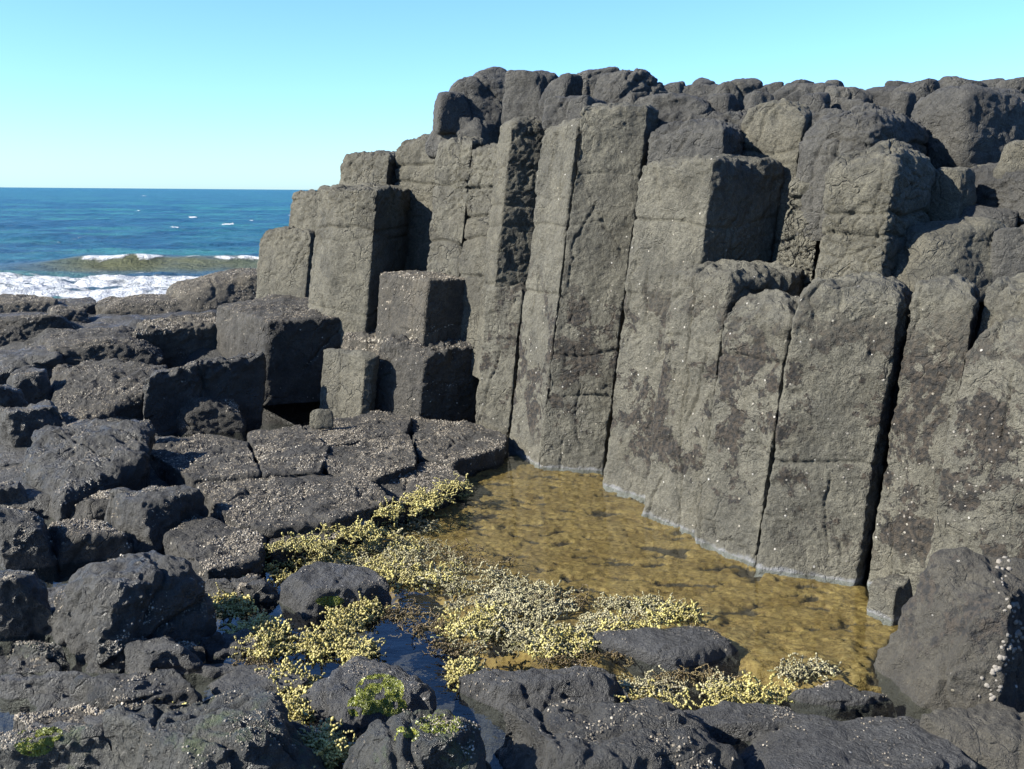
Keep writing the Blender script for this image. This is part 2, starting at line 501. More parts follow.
def boulder(name, label, cat, box, zb=0.0, Y=None, dr=0.8, yaw=28, p=15, tilt=(0.0, 0.0), mat=None, rough=1.0, sink=0.15, top=None,
            group=None, dens=1.0, jit=1.0, chamf=3, planes=None, hmin=None):
    """A rounded, faceted block fitted so that it covers box = (x0, y0, x1, y1) of the photo, standing on the level zb."""
    _seed[0] += 1; sd = _seed[0]
    rs = np.random.RandomState(sd * 7 + 3)
    mat = mat or DARK
    x0, y0, x1, y1 = box
    if not planes and Y is None or (Y and Y > 7 and y0 > 250):
        x0 -= 0.08 * (box[2] - box[0]); x1 += 0.08 * (box[2] - box[0])
    if p == 15: p = 18 + 16 * rs.rand()
    if tilt == (0.0, 0.0): tilt = tuple(rs.normal(size=2) * 0.10)
    cxp = (x0 + x1) / 2
    if Y is None:
        f = g(cxp, y1, zb)
    else:
        f = dp(cxp, y1, Y); zb = f[2]
    Wd = (x1 - x0) / F_PX * (f - CAM) @ FWD
    Dp = Wd * dr
    h = max(0.08, (y1 - y0) / F_PX * f[1] * 0.8)
    cx, cy = f[0], f[1] + Dp / 2
    # unit shape: planes in a frame scaled to half extents
    ang = [math.radians(yaw + k * 90 + (rs.rand() - 0.5) * 26 * jit) for k in range(4)]
    nr_ = [(math.cos(a), math.sin(a), (rs.rand() - 0.25) * 0.35 * jit) for a in ang]
    of = [0.78 + 0.14 * rs.rand() for _ in ang]
    nr_.append((tilt[0], tilt[1], 1.0)); of.append(0.86)
    nr_.append((0, 0, -1.0)); of.append(1.0)
    for k in range(chamf):
        a = rs.rand() * 2 * PI
        nr_.append((math.cos(a), math.sin(a), 0.25 + 0.9 * rs.rand())); of.append((0.90 + 0.16 * rs.rand()))
    if planes:
        nr_ = [q[:3] for q in planes]; of = [q[3] for q in planes]
    nr_ = np.array(nr_, float); nr_ /= np.linalg.norm(nr_, axis=1)[:, None]; of = np.array(of)
    pix = max(Wd, h, Dp)
    n = int(np.clip(pix / (0.0024 * (f[1] + 0.2)) * dens, 12, 120))
    if n not in _cs: _cs[n] = cubesphere(n)
    Dv, F = _cs[n]
    r = ((np.maximum(0, (Dv @ nr_.T) / of)) ** p).sum(1) ** (-1.0 / p)
    U = Dv * r[:, None]
    U = U * (1 + 0.045 * jit * noise(U * 1.1, sd) + 0.03 * jit * noise(U * 2.3, sd + 4))[:, None]
    for it in range(14):
        V = np.stack([cx + U[:, 0] * Wd / 2, cy + U[:, 1] * Dp / 2, zb + (U[:, 2] * 0.5 + 0.5) * (h + sink) - sink], 1)
        up = V[:, 2] > zb - 0.01
        X, Yp = proj(V[up])
        ex0, ex1, ey0, ey1 = X.min(), X.max(), Yp.min(), Yp.max()
        sx = (x1 - x0) / max(4, ex1 - ex0)
        Wd *= sx ** 0.8; Dp = Wd * dr
        cx += ((x0 + x1) / 2 - (ex0 + ex1) / 2) / F_PX * cy
        if Y is None:
            cy += (ey1 - y1) / F_PX * cy * cy / max(0.4, (CAM[2] - zb)) * 0.6
            h = h + (ey0 - y0) / F_PX * cy * 0.8
            hm = max(0.13, 0.27 * Wd) if hmin is None else hmin
            if h < hm:
                h = hm; dr = max(0.15, dr * 0.9)
        else:
            zb += (ey1 - y1) / F_PX * cy * 0.7
            h = max(0.05, h + ((ey0 - y0) - (ey1 - y1)) / F_PX * cy * 0.8)
    if max(abs(ex0 - x0), abs(ex1 - x1), abs(ey0 - y0), abs(ey1 - y1)) > 6: print('FIT', label[:40], box, round(ex0), round(ey0), round(ex1), round(ey1), 'h', round(h, 2))
    V = np.stack([cx + U[:, 0] * Wd / 2, cy + U[:, 1] * Dp / 2, zb + (U[:, 2] * 0.5 + 0.5) * (h + sink) - sink], 1).astype(np.float32)
    N = vnormals(V, [F])
    if (N * (V - V.mean(0))).sum() < 0:
        F = F[:, ::-1]; N = -N
    s = min(1.0, max(0.35, min(Wd, h + sink) / 0.45))
    d = 0.020 * s * noise(V * 3.4 / s ** 0.5, sd) + 0.016 * s * fbm(V * 8, 3, 5)
    d -= 0.05 * s * np.maximum(0, noise(V * 4.5, 35 + sd % 6) - 0.22) - 0.009 * s * np.abs(noise(V * 16, 7)) + 0.005 * noise(V * 40, 9)
    d += 0.006 * s * ridged(V * 12, 2, 23) - 0.006 * s
    d += 0.006 * noise(V * 24, 25) - 0.010 * np.maximum(0, noise(V * 19, 26) - 0.28)
    wb = 0.045 * noise(V * 4, 41) + 0.02 * noise(V * 11, 42) + 0.006 * noise(V * 30, 47)
    for k in range(5):
        nn = rs.normal(size=3) * np.array([1, 1, 0.6]); nn /= np.linalg.norm(nn)
        x0 = np.array([cx, cy, zb + h * 0.5]) + rs.normal(size=3) * 0.25 * np.array([Wd, Dp, h])
        dd = (V - x0.astype(np.float32)) @ nn.astype(np.float32) + wb * s * (0.6 + 0.8 * rs.rand())
        d -= s * (0.012 + 0.014 * rs.rand()) * np.exp(-(dd / (0.006 + 0.006 * s)) ** 2) * sstep(-0.05, 0.25, noise(V * 2.2, 60 + k + sd % 5))
    if KIND.get(mat.name, ''):
        d += crust_cracks(V, sstep(-0.25, 0.2, noise(V * 1.7, 105)), 0.45)
    V = V + N * (d * rough)[:, None].astype(np.float32)
    o = make_mesh(name, V, [F], mat, origin=(cx, cy, zb))
    return tag(o, label, cat, group)


# ================================================================== setting
def terrain(x, y):
    q = np.stack([x, y, np.zeros_like(x)], 1)
    cl = (x - 0.05) * 0.84 + (y - 6.5) * 0.54                  # distance behind the cliff line
    z = -0.20 + 0.05 * fbm(q * 1.7, 4, 3)
    left = sstep(0.2, -1.2, x) * sstep(8.3, 9.6, y)
    z = z + 0.55 * left
    left2 = sstep(-1.0, -2.6, x) * sstep(3.5, 7.0, y)
    z = z + 0.20 * left2 * (1 - left) + 0.13 * sstep(-0.9, -1.6, x) * sstep(3.4, 4.6, y)
    z = z + 1.75 * sstep(0.35, 1.3, cl) * sstep(10.2, 8.0, y - 0.5 * np.maximum(0, x))
    shore = 11.0 + 0.9 * np.maximum(0, x) + 0.8 * noise(q * 0.3, 8)
    z = z - (z + 2.2) * sstep(0, 5, y - shore)
    z = z - (z + 2.2) * sstep(9, 16, -x)
    far = np.sqrt(x * x + (y - 5) ** 2)
    z = z - (z + 2.4) * sstep(22, 40, far)
    z = z + 0.06 * fbm(q * 3.1, 4, 13)
    hol = sstep(-2.7, -2.2, x) * sstep(-1.0, -1.3, x) * sstep(6.5, 6.9, y) * sstep(8.9, 8.5, y)
    z = z - 0.30 * hol
    pool = sstep(-1.6, -0.7, x) * sstep(2.4, 1.9, x) * sstep(3.0, 3.5, y) * sstep(6.9, 6.5, y)
    z = np.where(pool > 0, np.minimum(z, z * (1 - pool) - 0.22 * pool), z)
    return z


def build_ground():
    xs = np.concatenate([np.linspace(-60, -5, 40), np.arange(-4.95, 5.0, 0.045), np.linspace(5.05, 60, 40)])
    ys = np.concatenate([np.linspace(-60, 1.2, 40), np.arange(1.25, 12.5, 0.045), np.linspace(12.6, 70, 40)])
    X, Y = np.meshgrid(xs, ys)
    z = terrain(X.ravel(), Y.ravel())
    V = np.stack([X.ravel(), Y.ravel(), z], 1)
    nx, ny = len(xs), len(ys)
    i = np.arange(nx * ny).reshape(ny, nx)
    q = np.stack([i[:-1, :-1], i[:-1, 1:], i[1:, 1:], i[1:, :-1]], -1).reshape(-1, 4)
    o = make_mesh('ground', V, [q], DARK)
    tag(o, 'dark wet bedrock under the rocks and pool', 'ground', kind='structure')


build_ground()

# ------------------------------------------------------------------ sea
SEA = -0.90


def build_sea():
    r = [9.0]
    while r[-1] < 260: r.append(r[-1] * 1.006)
    while r[-1] < 40000: r.append(r[-1] * 1.06)
    r = np.array(r)
    a = np.concatenate([np.radians(np.arange(-180, -42, 2.0)), np.radians(np.arange(-42, 2, 0.13)), np.radians(np.arange(2, 180, 2.0))])
    Rr, A = np.meshgrid(r, a, indexing='ij')
    x = (Rr * np.sin(A)).ravel(); y = (Rr * np.cos(A)).ravel()
    q = np.stack([x, y, np.zeros_like(x)], 1)
    dist = Rr.ravel()
    fade = np.exp(-dist / 220.0)
    sw = fbm(q * np.array([0.045, 0.16, 1]), 4, 2)
    ch = fbm(q * np.array([0.35, 0.8, 1]), 4, 6)
    z = fade * (0.30 * sw * sstep(30, 60, y) + 0.13 * ch + 0.05 * sw + 0.03 * fbm(q * np.array([1.0, 1.8, 1]), 3, 7)) * 1.0
    bend = 1.3 * noise(q * np.array([0.09, 0.0, 1.0]), 4) + 0.03 * (x + 11)
    yc = y - 33.5 - bend
    env = sstep(-19, -13.0, x) * sstep(-3, -7.5, x) * (0.85 + 0.35 * noise(q * np.array([0.25, 0.02, 1]), 9))
    wv = np.where(yc < 0, np.exp(-(yc / 0.75) ** 2), np.exp(-(yc / 2.4) ** 2))
    z = z * (1 - 0.7 * np.clip(env * wv, 0, 1)) + 0.48 * env * wv * (1 + 0.25 * noise(q * np.array([0.7, 0.7, 1]), 19))
    # a second, lower swell line farther out and bores of white water inshore
    yc2 = y - 52 - 2 * noise(q * np.array([0.05, 0, 1]), 14)
    z = z + 0.35 * np.exp(-(yc2 / 2.2) ** 2) * (0.6 + 0.6 * noise(q * np.array([0.1, 0, 1]), 15))
    surf = sstep(32.0, 29.5, y + 1.2 * noise(q * 0.3, 21)) * sstep(17.5, 22.5, y + 0.9 * noise(q * 0.5, 22))
    z = z + surf * (0.16 * np.abs(fbm(q * 0.9, 4, 24)) + 0.05)
    crest = env * np.exp(-((yc - 0.05) / 0.55) ** 2) * sstep(0.02, 0.30, noise(q * np.array([0.28, 0.05, 1]), 31) + 0.22 * noise(q * np.array([1.3, 0.6, 1]), 32) + 0.26 * sstep(-11.5, -9.8, x) + 0.05)
    cap = sstep(0.80, 0.90, fbm(q * np.array([0.60, 0.20, 1]), 3, 41)) * sstep(40, 70, dist) * sstep(260, 120, dist)
    cap2 = sstep(0.80, 0.90, fbm(q * np.array([0.16, 0.02, 1]) + 7, 3, 45)) * sstep(120, 200, dist)
    foam = np.clip(surf * (0.70 + 0.5 * fbm(q * np.array([0.7, 1.4, 1]), 4, 26)) + 1.1 * crest + 0.42 * env * sstep(-4.5, -2.5, yc) * sstep(-0.6, -1.6, yc) * sstep(-0.1, 0.4, fbm(q * np.array([0.8, 1.1, 1]), 3, 28)) + 0.8 * cap + 0.7 * cap2, 0, 1)
    sandy = np.clip(1.1 * env * np.exp(-((yc + 0.5) / 1.9) ** 2) * sstep(1.2, 0.0, yc) + 0.25 * sstep(40, 24, y), 0, 1)
    V = np.stack([x, y, SEA + z], 1)
    nr, na = Rr.shape
    i = np.arange(nr * na).reshape(nr, na)
    quad = np.stack([i[:-1, :-1], i[1:, :-1], i[1:, 1:], i[:-1, 1:]], -1).reshape(-1, 4)
    wrap = np.stack([i[:-1, -1], i[1:, -1], i[1:, 0], i[:-1, 0]], -1)
    quad = np.concatenate([quad, wrap])[:, ::-1]
    m = NT('sea_water')
    geo = m.n('NewGeometry'); P = geo.outputs['Position']
    fa = m.n('Attribute', attribute_name='foam').outputs['Fac']
    sa = m.n('Attribute', attribute_name='sandy').outputs['Fac']
    mp = m.n('Mapping'); m.put(mp.inputs[0], P); mp.inputs['Scale'].default_value = (0.45, 1.0, 1)
    rip = m.noise(mp.outputs[0], 1.1, 7, 0.7)
    far = m.noise(mp.outputs[0], 0.09, 5, 0.6)
    base = m.mix(m.ramp(far.outputs[0], 0.38, 0.62), (0.007, 0.066, 0.112), (0.022, 0.128, 0.128))
    base = m.mix(m.ramp(m.noise(mp.outputs[0], 0.32, 4, 0.6).outputs[0], 0.42, 0.6), base, (0.004, 0.050, 0.098))
    base = m.mix(sa, base, (0.074, 0.078, 0.038))
    fn = m.noise(P, 2.3, 6, 0.68).outputs[0]
    fm = m.ramp(m.math('ADD', fa, m.math('MULTIPLY', m.math('SUBTRACT', fn, 0.5), 1.1)), 0.34, 0.62)
    col = m.mix(fm, base, (0.50, 0.515, 0.53))
    rgh = m.math('MULTIPLY_ADD', fm, 0.5, 0.34)
    hgt = m.math('MULTIPLY_ADD', rip.outputs[0], 0.5, m.math('MULTIPLY', far.outputs[0], 2.2))
    hgt = m.math('MULTIPLY_ADD', m.math('MULTIPLY', fn, fm), 0.35, hgt)
    m.bsdf(col, rgh, m.bump(hgt, 1.5, 1.0), m.math('MULTIPLY_ADD', fm, -0.05, 0.10))
    o = make_mesh('sea', V, [quad], m.m)
    for nm, v in (('foam', foam), ('sandy', sandy)):
        at = o.data.attributes.new(nm, 'FLOAT', 'POINT'); at.data.foreach_set('value', v.astype(np.float32))
    tag(o, 'blue sea with a breaking wave and white surf', 'sea', kind='structure')


build_sea()

# ------------------------------------------------------------------ pool: bed of brown weed and the water over it
POOL = [(462, 470), (485, 460), (518, 452), (545, 466), (606, 474), (645, 500), (698, 530), (758, 566), (862, 584), (900, 612),
        (888, 650), (868, 672), (800, 676), (762, 664), (735, 648), (700, 622), (680, 640), (600, 655), (545, 640), (492, 612), (420, 574), (370, 548), (380, 528), (430, 498)]


def inpoly(px, py, poly):
    ins = np.zeros(len(px), bool)
    n = len(poly)
    for i in range(n):
        xa, ya = poly[i]; xb, yb = poly[(i + 1) % n]
        if ya == yb: continue
        c = ((ya > py) != (yb > py)) & (px < (xb - xa) * (py - ya) / (yb - ya) + xa)
        ins ^= c
    return ins


def edge_dist(P, poly):
    d = np.full(len(P), 1e9)
    n = len(poly)
    for i in range(n):
        a, b = poly[i], poly[(i + 1) % n]
        ab = b - a; t = np.clip(((P - a) @ ab) / (ab @ ab), 0, 1)
        d = np.minimum(d, np.linalg.norm(P - (a + t[:, None] * ab), axis=1))
    return d


def build_pool():
    poly = np.array([g(a, b, -0.01)[:2] for a, b in POOL])
    xs = np.arange(poly[:, 0].min() - 0.1, poly[:, 0].max() + 0.1, 0.010)
    ys = np.arange(poly[:, 1].min() - 0.1, poly[:, 1].max() + 0.1, 0.010)
    X, Y = np.meshgrid(xs, ys); P = np.stack([X.ravel(), Y.ravel()], 1)
    ins = inpoly(P[:, 0], P[:, 1], [tuple(q) for q in poly])
    e = edge_dist(P, poly); e = np.where(ins, e, -e)
    q = np.stack([P[:, 0], P[:, 1], np.zeros(len(P))], 1)
    wob = 0.10 * fbm(q * 3.0, 3, 3)
    e2 = e + wob
    # tufts drawn out along the drift of the water
    qa = q + 0.05 * np.stack([noise(q * 5, 61), noise(q * 5, 62), 0 * X.ravel()], 1)
    tuft = fbm(qa * np.array([8.0, 15.0, 1]), 4, 64)
    cell = np.abs(noise(qa * np.array([12, 24, 1]), 66))
    fine = fbm(q * np.array([28, 45, 1]), 2, 68)
    z = -0.022 + 0.005 * tuft + 0.008 * np.minimum(cell, 0.4) + 0.006 * fine + 0.004 * fbm(q * np.array([55, 90, 1]), 2, 69)
    hole = sstep(0.30, 0.55, fbm(qa * np.array([3.2, 9, 1]), 4, 71)) + 0.8 * sstep(0.34, 0.55, fbm(qa * np.array([8, 22, 1]), 2, 73))
    z = z - 0.022 * hole
    z = np.where(e2 > 0, z, z + e2 * 0.9)
    rim = sstep(0.14, 0.02, np.abs(e2 - 0.07)) * sstep(0.05, 0.35, fbm(q * 2.2, 3, 76))
    z = z + 0.014 * rim
    V = np.stack([P[:, 0], P[:, 1], z], 1)
    nx, ny = len(xs), len(ys)
    i = np.arange(nx * ny).reshape(ny, nx)
    quad = np.stack([i[:-1, :-1], i[:-1, 1:], i[1:, 1:], i[1:, :-1]], -1).reshape(-1, 4)
    keep = (e2[quad] > -0.16).all(1)
    quad = quad[keep]
    used = np.unique(quad); rm = np.full(len(V), -1); rm[used] = np.arange(len(used))
    m = NT('brown_weed')
    geo = m.n('NewGeometry'); Pn = geo.outputs['Position']
    mp = m.n('Mapping'); m.put(mp.inputs[0], Pn); mp.inputs['Scale'].default_value = (0.6, 1.3, 1)
    n1 = m.noise(mp.outputs[0], 5, 6, 0.65).outputs[0]
    n2 = m.noise(mp.outputs[0], 38, 4, 0.7).outputs[0]
    n3 = m.noise(mp.outputs[0], 120, 3, 0.7).outputs[0]
    c = m.mix(m.ramp(n1, 0.36, 0.64), (0.115, 0.076, 0.019), (0.180, 0.126, 0.041))
    c = m.mix(m.ramp(m.math('ADD', m.math('MULTIPLY', n2, 0.6), m.math('MULTIPLY', n3, 0.4)), 0.38, 0.60), m.mix(0.75, c, (0.057, 0.0304, 0.00608)), c)
    hf = m.n('Attribute', attribute_name='bare').outputs['Fac']
    c = m.mix(m.ramp(m.math('ADD', hf, m.math('MULTIPLY', m.math('SUBTRACT', n2, 0.5), 0.8)), 0.35, 0.75), c, (0.019, 0.01368, 0.00684))
    rf = m.n('Attribute', attribute_name='rim').outputs['Fac']
    c = m.mix(m.math('MULTIPLY', rf, m.ramp(n2, 0.4, 0.7, 0.0, 0.5)), c, (0.1976, 0.152, 0.0684))
    h = m.math('MULTIPLY_ADD', n3, 0.4, n2)
    m.bsdf(c, 0.7, m.bump(h, 0.012, 1.0), 0.3)
    o = make_mesh('algae', V[used], [rm[quad]], m.m)
    for nm, v in (('bare', np.clip(hole, 0, 1)), ('rim', np.clip(rim, 0, 1))):
        at = o.data.attributes.new(nm, 'FLOAT', 'POINT'); at.data.foreach_set('value', v[used].astype(np.float32))
    tag(o, 'golden brown weed covering the floor of the rock pool', 'algae', kind='stuff')
    # water
    xs = np.linspace(-3.4, 3.2, 150); ys = np.linspace(1.6, 7.4, 150)
    X, Y = np.meshgrid(xs, ys)
    V = np.stack([X.ravel(), Y.ravel(), np.zeros(X.size)], 1)
    i = np.arange(X.size).reshape(150, 150)
    quad = np.stack([i[:-1, :-1], i[:-1, 1:], i[1:, 1:], i[1:, :-1]], -1).reshape(-1, 4)
    w = NT('pool_water')
    geo = w.n('NewGeometry')
    mp = w.n('Mapping'); w.put(mp.inputs[0], geo.outputs['Position']); mp.inputs['Scale'].default_value = (1, 1.6, 1)
    hgt = w.noise(mp.outputs[0], 7, 3, 0.5).outputs[0]
    bn = w.bump(hgt, 0.010, 0.35)
    dt = w.n('VectorMath', operation='DOT_PRODUCT'); w.put(dt.inputs[0], bn); w.put(dt.inputs[1], geo.outputs['Incoming'])
    ca = w.math('ABSOLUTE', dt.outputs['Value'])
    fres = w.math('MULTIPLY_ADD', w.math('POWER', w.math('SUBTRACT', 1.0, ca, clamp=True), 4.2), 0.97, 0.03)
    tr = w.n('BsdfTransparent'); tr.inputs[0].default_value = (0.90, 0.93, 0.88, 1)
    gl = w.n('BsdfGlossy'); gl.inputs['Roughness'].default_value = 0.03; w.put(gl.inputs['Normal'], bn)
    mx = w.n('MixShader'); w.put(mx.inputs[0], fres)
    w.t.links.new(tr.outputs[0], mx.inputs[1]); w.t.links.new(gl.outputs[0], mx.inputs[2])
    w.t.links.new(mx.outputs[0], w.out.inputs['Surface'])
    o = make_mesh('water', V, [quad], w.m)
    tag(o, 'clear still water of the rock pool', 'water', kind='structure')


build_pool()

# ================================================================== columns of the cliff
CC = 'basalt_column'
cg = 'columns of the cliff'


def column(label, pts, top, **kw):
    kw.setdefault('group', cg)
    return prism(CC, label, 'rock column', pts, top, **kw)


column('tallest column, flat-fronted, rising straight from the back of the pool', [g(538, 466.8), g(604, 471)], 104, ref=0, gap=0.005, mat=FRONT,
       joints=(175, 225, 300, 352, 395), rnd=0.05, back=0.45)
column('slim column leaning on the left flank of the tallest one', [g(507, 447), g(538.5, 465.6)], 118, ref=1, gap=0.004, mat=FRONT, joints=(196, 230, 297, 372), rnd=0.07, back=0.4, bdir=(0.8, 0.6))
column('short plain column at the left end of the pool wall, beside the tallest column', [g(472, 425, .08), g(509, 434, .05)], 286, mat=FRONT, joints=(340,), back=0.4)
column('dark right-turned column with two cross cracks, left of the tallest column', [dp(480, 282, 7.4), dp(493, 284, 7.12), dp(556, 284, 7.24)], 116, joints=(166, 226), rnd=0.10, zb=0.4, rough=0.65)
column('pale column netted with fine cracks, beside the big black shadow', [dp(423, 280, 8.0), dp(459, 280, 7.68)], 140, joints=(186, 243), zb=0.4, rnd=0.05, mat=CRAZED)
column('pale crazed column wedged left of the dark right-turned one', [dp(457, 280, 7.72), dp(487, 280, 7.46)], 146, joints=(186, 240), zb=0.4, rnd=0.05, mat=CRAZED)
column('rounded narrow column standing behind the capped one', [dp(390, 205, 9.05), dp(440, 205, 8.65)], 137, joints=(182,), zb=0.5, rnd=0.12)
column('free-standing two-faced column throwing the black shadow on its neighbour', [dp(306, 312, 8.8), dp(325, 319, 8.42), dp(366, 331, 8.2), dp(388, 331, 8.6)], 187, ref=1,
       joints=(228,), zb=0.4, rnd=0.04)
prism('basalt_block', 'square capping block resting atop the free-standing column', 'rock', [dp(337, 192, 9.35), dp(386, 192, 8.95), dp(401, 192, 9.3)], 151, zb=1.6, rnd=0.10, mat=DRY)
prism('basalt_block', 'upright block at the left foot of the cliff, next to the sea', 'rock', [dp(250, 308, 9.9), dp(305, 314, 9.45)], 229, gap=0.03, zb=0.4, rnd=0.07, mat=DRY)
prism('basalt_block', 'small block against the sea horizon, on the upright block', 'rock', [dp(286, 242, 9.95), dp(319, 242, 9.6)], 192, zb=1.0, rnd=0.07, mat=DRY)
prism('basalt_block', 'low block with one black side, at the foot of the crack-netted column', 'rock', [dp(373, 332, 8.0), dp(422, 340, 7.45), dp(474, 325, 7.68)], 280, zb=0.2, rnd=0.02, mat=TAN, back=0.4, rough=0.7, hd=0.5)
prism('basalt_block', 'large shelf block whose front is in deep shadow', 'rock', [dp(211, 345, 9.0), dp(262, 392, 8.05), dp(352, 385, 8.35)], 318, zb=0.0, rnd=0.03, mat=SHELF, back=1.2, tilt=(0, .02), hd=0.6)
prism('basalt_block', 'thin ledge squeezed between the shelf block and the low block', 'rock', [dp(338, 356, 8.1), dp(386, 352, 7.85)], 336, zb=0.1, rnd=0.03, mat=TAN, back=0.5)
prism('basalt_block', 'pale little block with fine cracks beside the dark hollow', 'rock', [g(317, 408, .06), g(359, 423, .03), g(371, 413, .1)], 357, zb=-0.1, rnd=0.02, mat=DRY, back=0.12, rough=0.7, hd=0.5)
prism('basalt_block', 'rough block crusted with barnacles at the foot of the cliff, left of the short column', 'rock', [g(370, 413, .05), g(419, 424, .05), g(482, 411, .08)], 340, zb=-0.1, rnd=0.05,
      mat=SHELF, back=0.5, tilt=(0.0, 0.24), rough=1.4)

column('column with one lit and one black face under a loaf of stone, behind the middle of the pool', [g(600, 484), g(669, 507), g(742, 490)], 156, mat=FRONT, joints=(222, 300), rnd=0.06, back=0.4)
prism('basalt_block', 'loaf-like stone lying on the column with one black face', 'rock', [dp(645, 162, 6.15), dp(722, 162, 5.75), dp(741, 162, 6.05)], 118, zb=1.5, rnd=0.11, mat=TOPROCK)
column('lichen-blotched column whose dark ledge tops its rounded neighbour', [g(639, 513), g(695, 534), g(768, 520)], 272, mat=FRONT, rnd=0.06, joints=(345,), back=0.4)
column('round-shouldered column between the dark ledge and the black gap column', [g(692, 541), g(755, 565), g(778, 556)], 296, ref=0, mat=FRONT, rnd=0.13, joints=(352,), back=0.4)
column('wide blotched column with rounded top, left of the long black gap', [g(756, 568), g(857, 584), g(868, 576)], 284, ref=1, mat=FRONT, rnd=0.13, back=0.45, joints=(470,))
column('column just right of the long black gap', [g(864, 583), g(926, 606)], 282, mat=FRONT, rnd=0.09, back=0.45, bdir=(0.5, 0.87))
column('narrow column by the right border, second right of the black gap', [g(929, 598), g(985, 622)], 278, mat=FRONT, rnd=0.12, back=0.45, bdir=(0.6, 0.8))
column('big rounded column in front at the right border, behind the large boulder', [g(914, 622), g(992, 652), g(1075, 668)], 322, ref=1, mat=FRONT, rnd=0.24, back=0.6, bdir=(0.6, 0.8), bulge=0.08)
column('great round-headed column of the upper tier with a black right side', [dp(806, 283, 5.05), dp(886, 281, 4.75), dp(926, 281, 5.2)], 146, joints=(215,), zb=0.6, rnd=0.15, mat=DRY, bulge=0.06, p=14, gap=0.03)
column('narrow cracked column squeezed between the black face and the great round-headed column', [dp(772, 275, 5.6), dp(818, 275, 5.48)], 172, joints=(200, 238), zb=0.8, rnd=0.09, mat=CRAZED, bulge=0.03, gap=0.02)
prism('basalt_block', 'broad loaf of rock lying behind and above the great round-headed column', 'rock', [dp(788, 178, 5.65), dp(868, 178, 5.35), dp(928, 178, 5.75)], 106, zb=1.5, joints=(140,), rnd=0.17, mat=TOPROCK, bulge=0.06, p=12, gap=0.03)
column('column showing only its head right of the loaf-like stone', [dp(727, 172, 6.15), dp(803, 172, 5.8)], 103, joints=(150,), zb=1.0, rnd=0.15, mat=DRY, p=14, gap=0.03)
column('dark column standing behind the loaf-like stone and the tallest column', [dp(596, 200, 6.75), dp(850, 200, 6.3)], 113, zb=0.8, rnd=0.12, mat=TOPROCK, back=0.5)
column('low dark column filling in behind the upper tier', [dp(930, 260, 5.6), dp(1060, 270, 4.9)], 168, zb=0.8, rnd=0.1, mat=TOPROCK, back=0.6)

# ------------------------------------------------------------------ rocks along the top of the cliff
def toprock(label, box, Y, **kw):
    kw.setdefault('mat', TOPROCK); kw.setdefault('rough', 0.75); kw.setdefault('p', 10); kw.setdefault('sink', 0.10); kw.setdefault('yaw', 20 + (len(label) * 7) % 50)
    e = 0.14 * (box[2] - box[0])
    return boulder('boulder', label, 'rock', (box[0] - e, box[1], box[2] + e, box[3]), Y=Y, **kw)


toprock('peaked boulder at the left end of the cliff top', (449, 66, 511, 128), 8.3, dr=0.9, yaw=25, tilt=(-.5, 0), p=10)
toprock('small round rock left of the peaked boulder', (437, 91, 468, 124), 8.2)
toprock('squat rock under the peaked boulder', (436, 112, 506, 150), 8.15)
toprock('upright rock in shade, just right of the peaked boulder', (508, 69, 549, 116), 7.9, yaw=50)
toprock('smooth egg-like rock right of the shaded upright one', (543, 73, 578, 114), 7.6)
toprock('round skyline rock above the tallest column', (564, 66, 614, 104), 7.9)
toprock('low flat rock lying behind the head of the tallest column', (550, 95, 604, 122), 6.9)
toprock('knobbly rock right of the round skyline rock', (600, 69, 668, 112), 7.3, rough=1.4)
toprock('low rough rock behind the loaf-like stone', (640, 95, 720, 126), 6.7, rough=1.4)
toprock('flat skyline rock between the knobbly rock and the cone-like one', (664, 84, 736, 108), 7.9)
toprock('cone-like skyline rock right of the low rough rock', (715, 78, 768, 118), 7.0)
toprock('double-humped skyline rock above the broad cracked column', (774, 82, 832, 116), 6.9)
toprock('rounded skyline rock next to the double-humped one', (822, 85, 868, 116), 6.7)
toprock('low skyline rock left of the two far humps', (862, 86, 900, 114), 6.9)
toprock('skyline hump nearest the great boulder on its left', (892, 78, 936, 112), 6.7)
toprock('skyline hump peeping over the great boulder', (936, 76, 984, 104), 7.2)
toprock('great boulder on top at the right, with a shadow across its foot', (920, 84, 1026, 170), 5.8, yaw=20, p=6)
toprock('rounded rock at the top right corner of the cliff', (994, 76, 1050, 120), 6.4)
toprock('squarish rock in the hollow right of the great round-headed column', (928, 167, 970, 228), 5.2, mat=DRY)
toprock('small lit rock deep in the right hollow', (958, 163, 998, 208), 5.6, mat=DRY)
toprock('rounded boulder at the right border above the hollow', (992, 140, 1060, 214), 5.2, mat=DRY)
toprock('low loaf-shaped boulder lying on top of the column right of the black gap', (884, 218, 1000, 286), 4.75, mat=DRY, dr=0.7, yaw=15, p=6, rough=0.6, tilt=(-.25, -.2))
toprock('small stone behind the loaf-shaped boulder', (965, 203, 1012, 248), 5.1)
toprock('wedge of rock at the right border beside the loaf-shaped boulder', (996, 224, 1060, 290), 4.7)

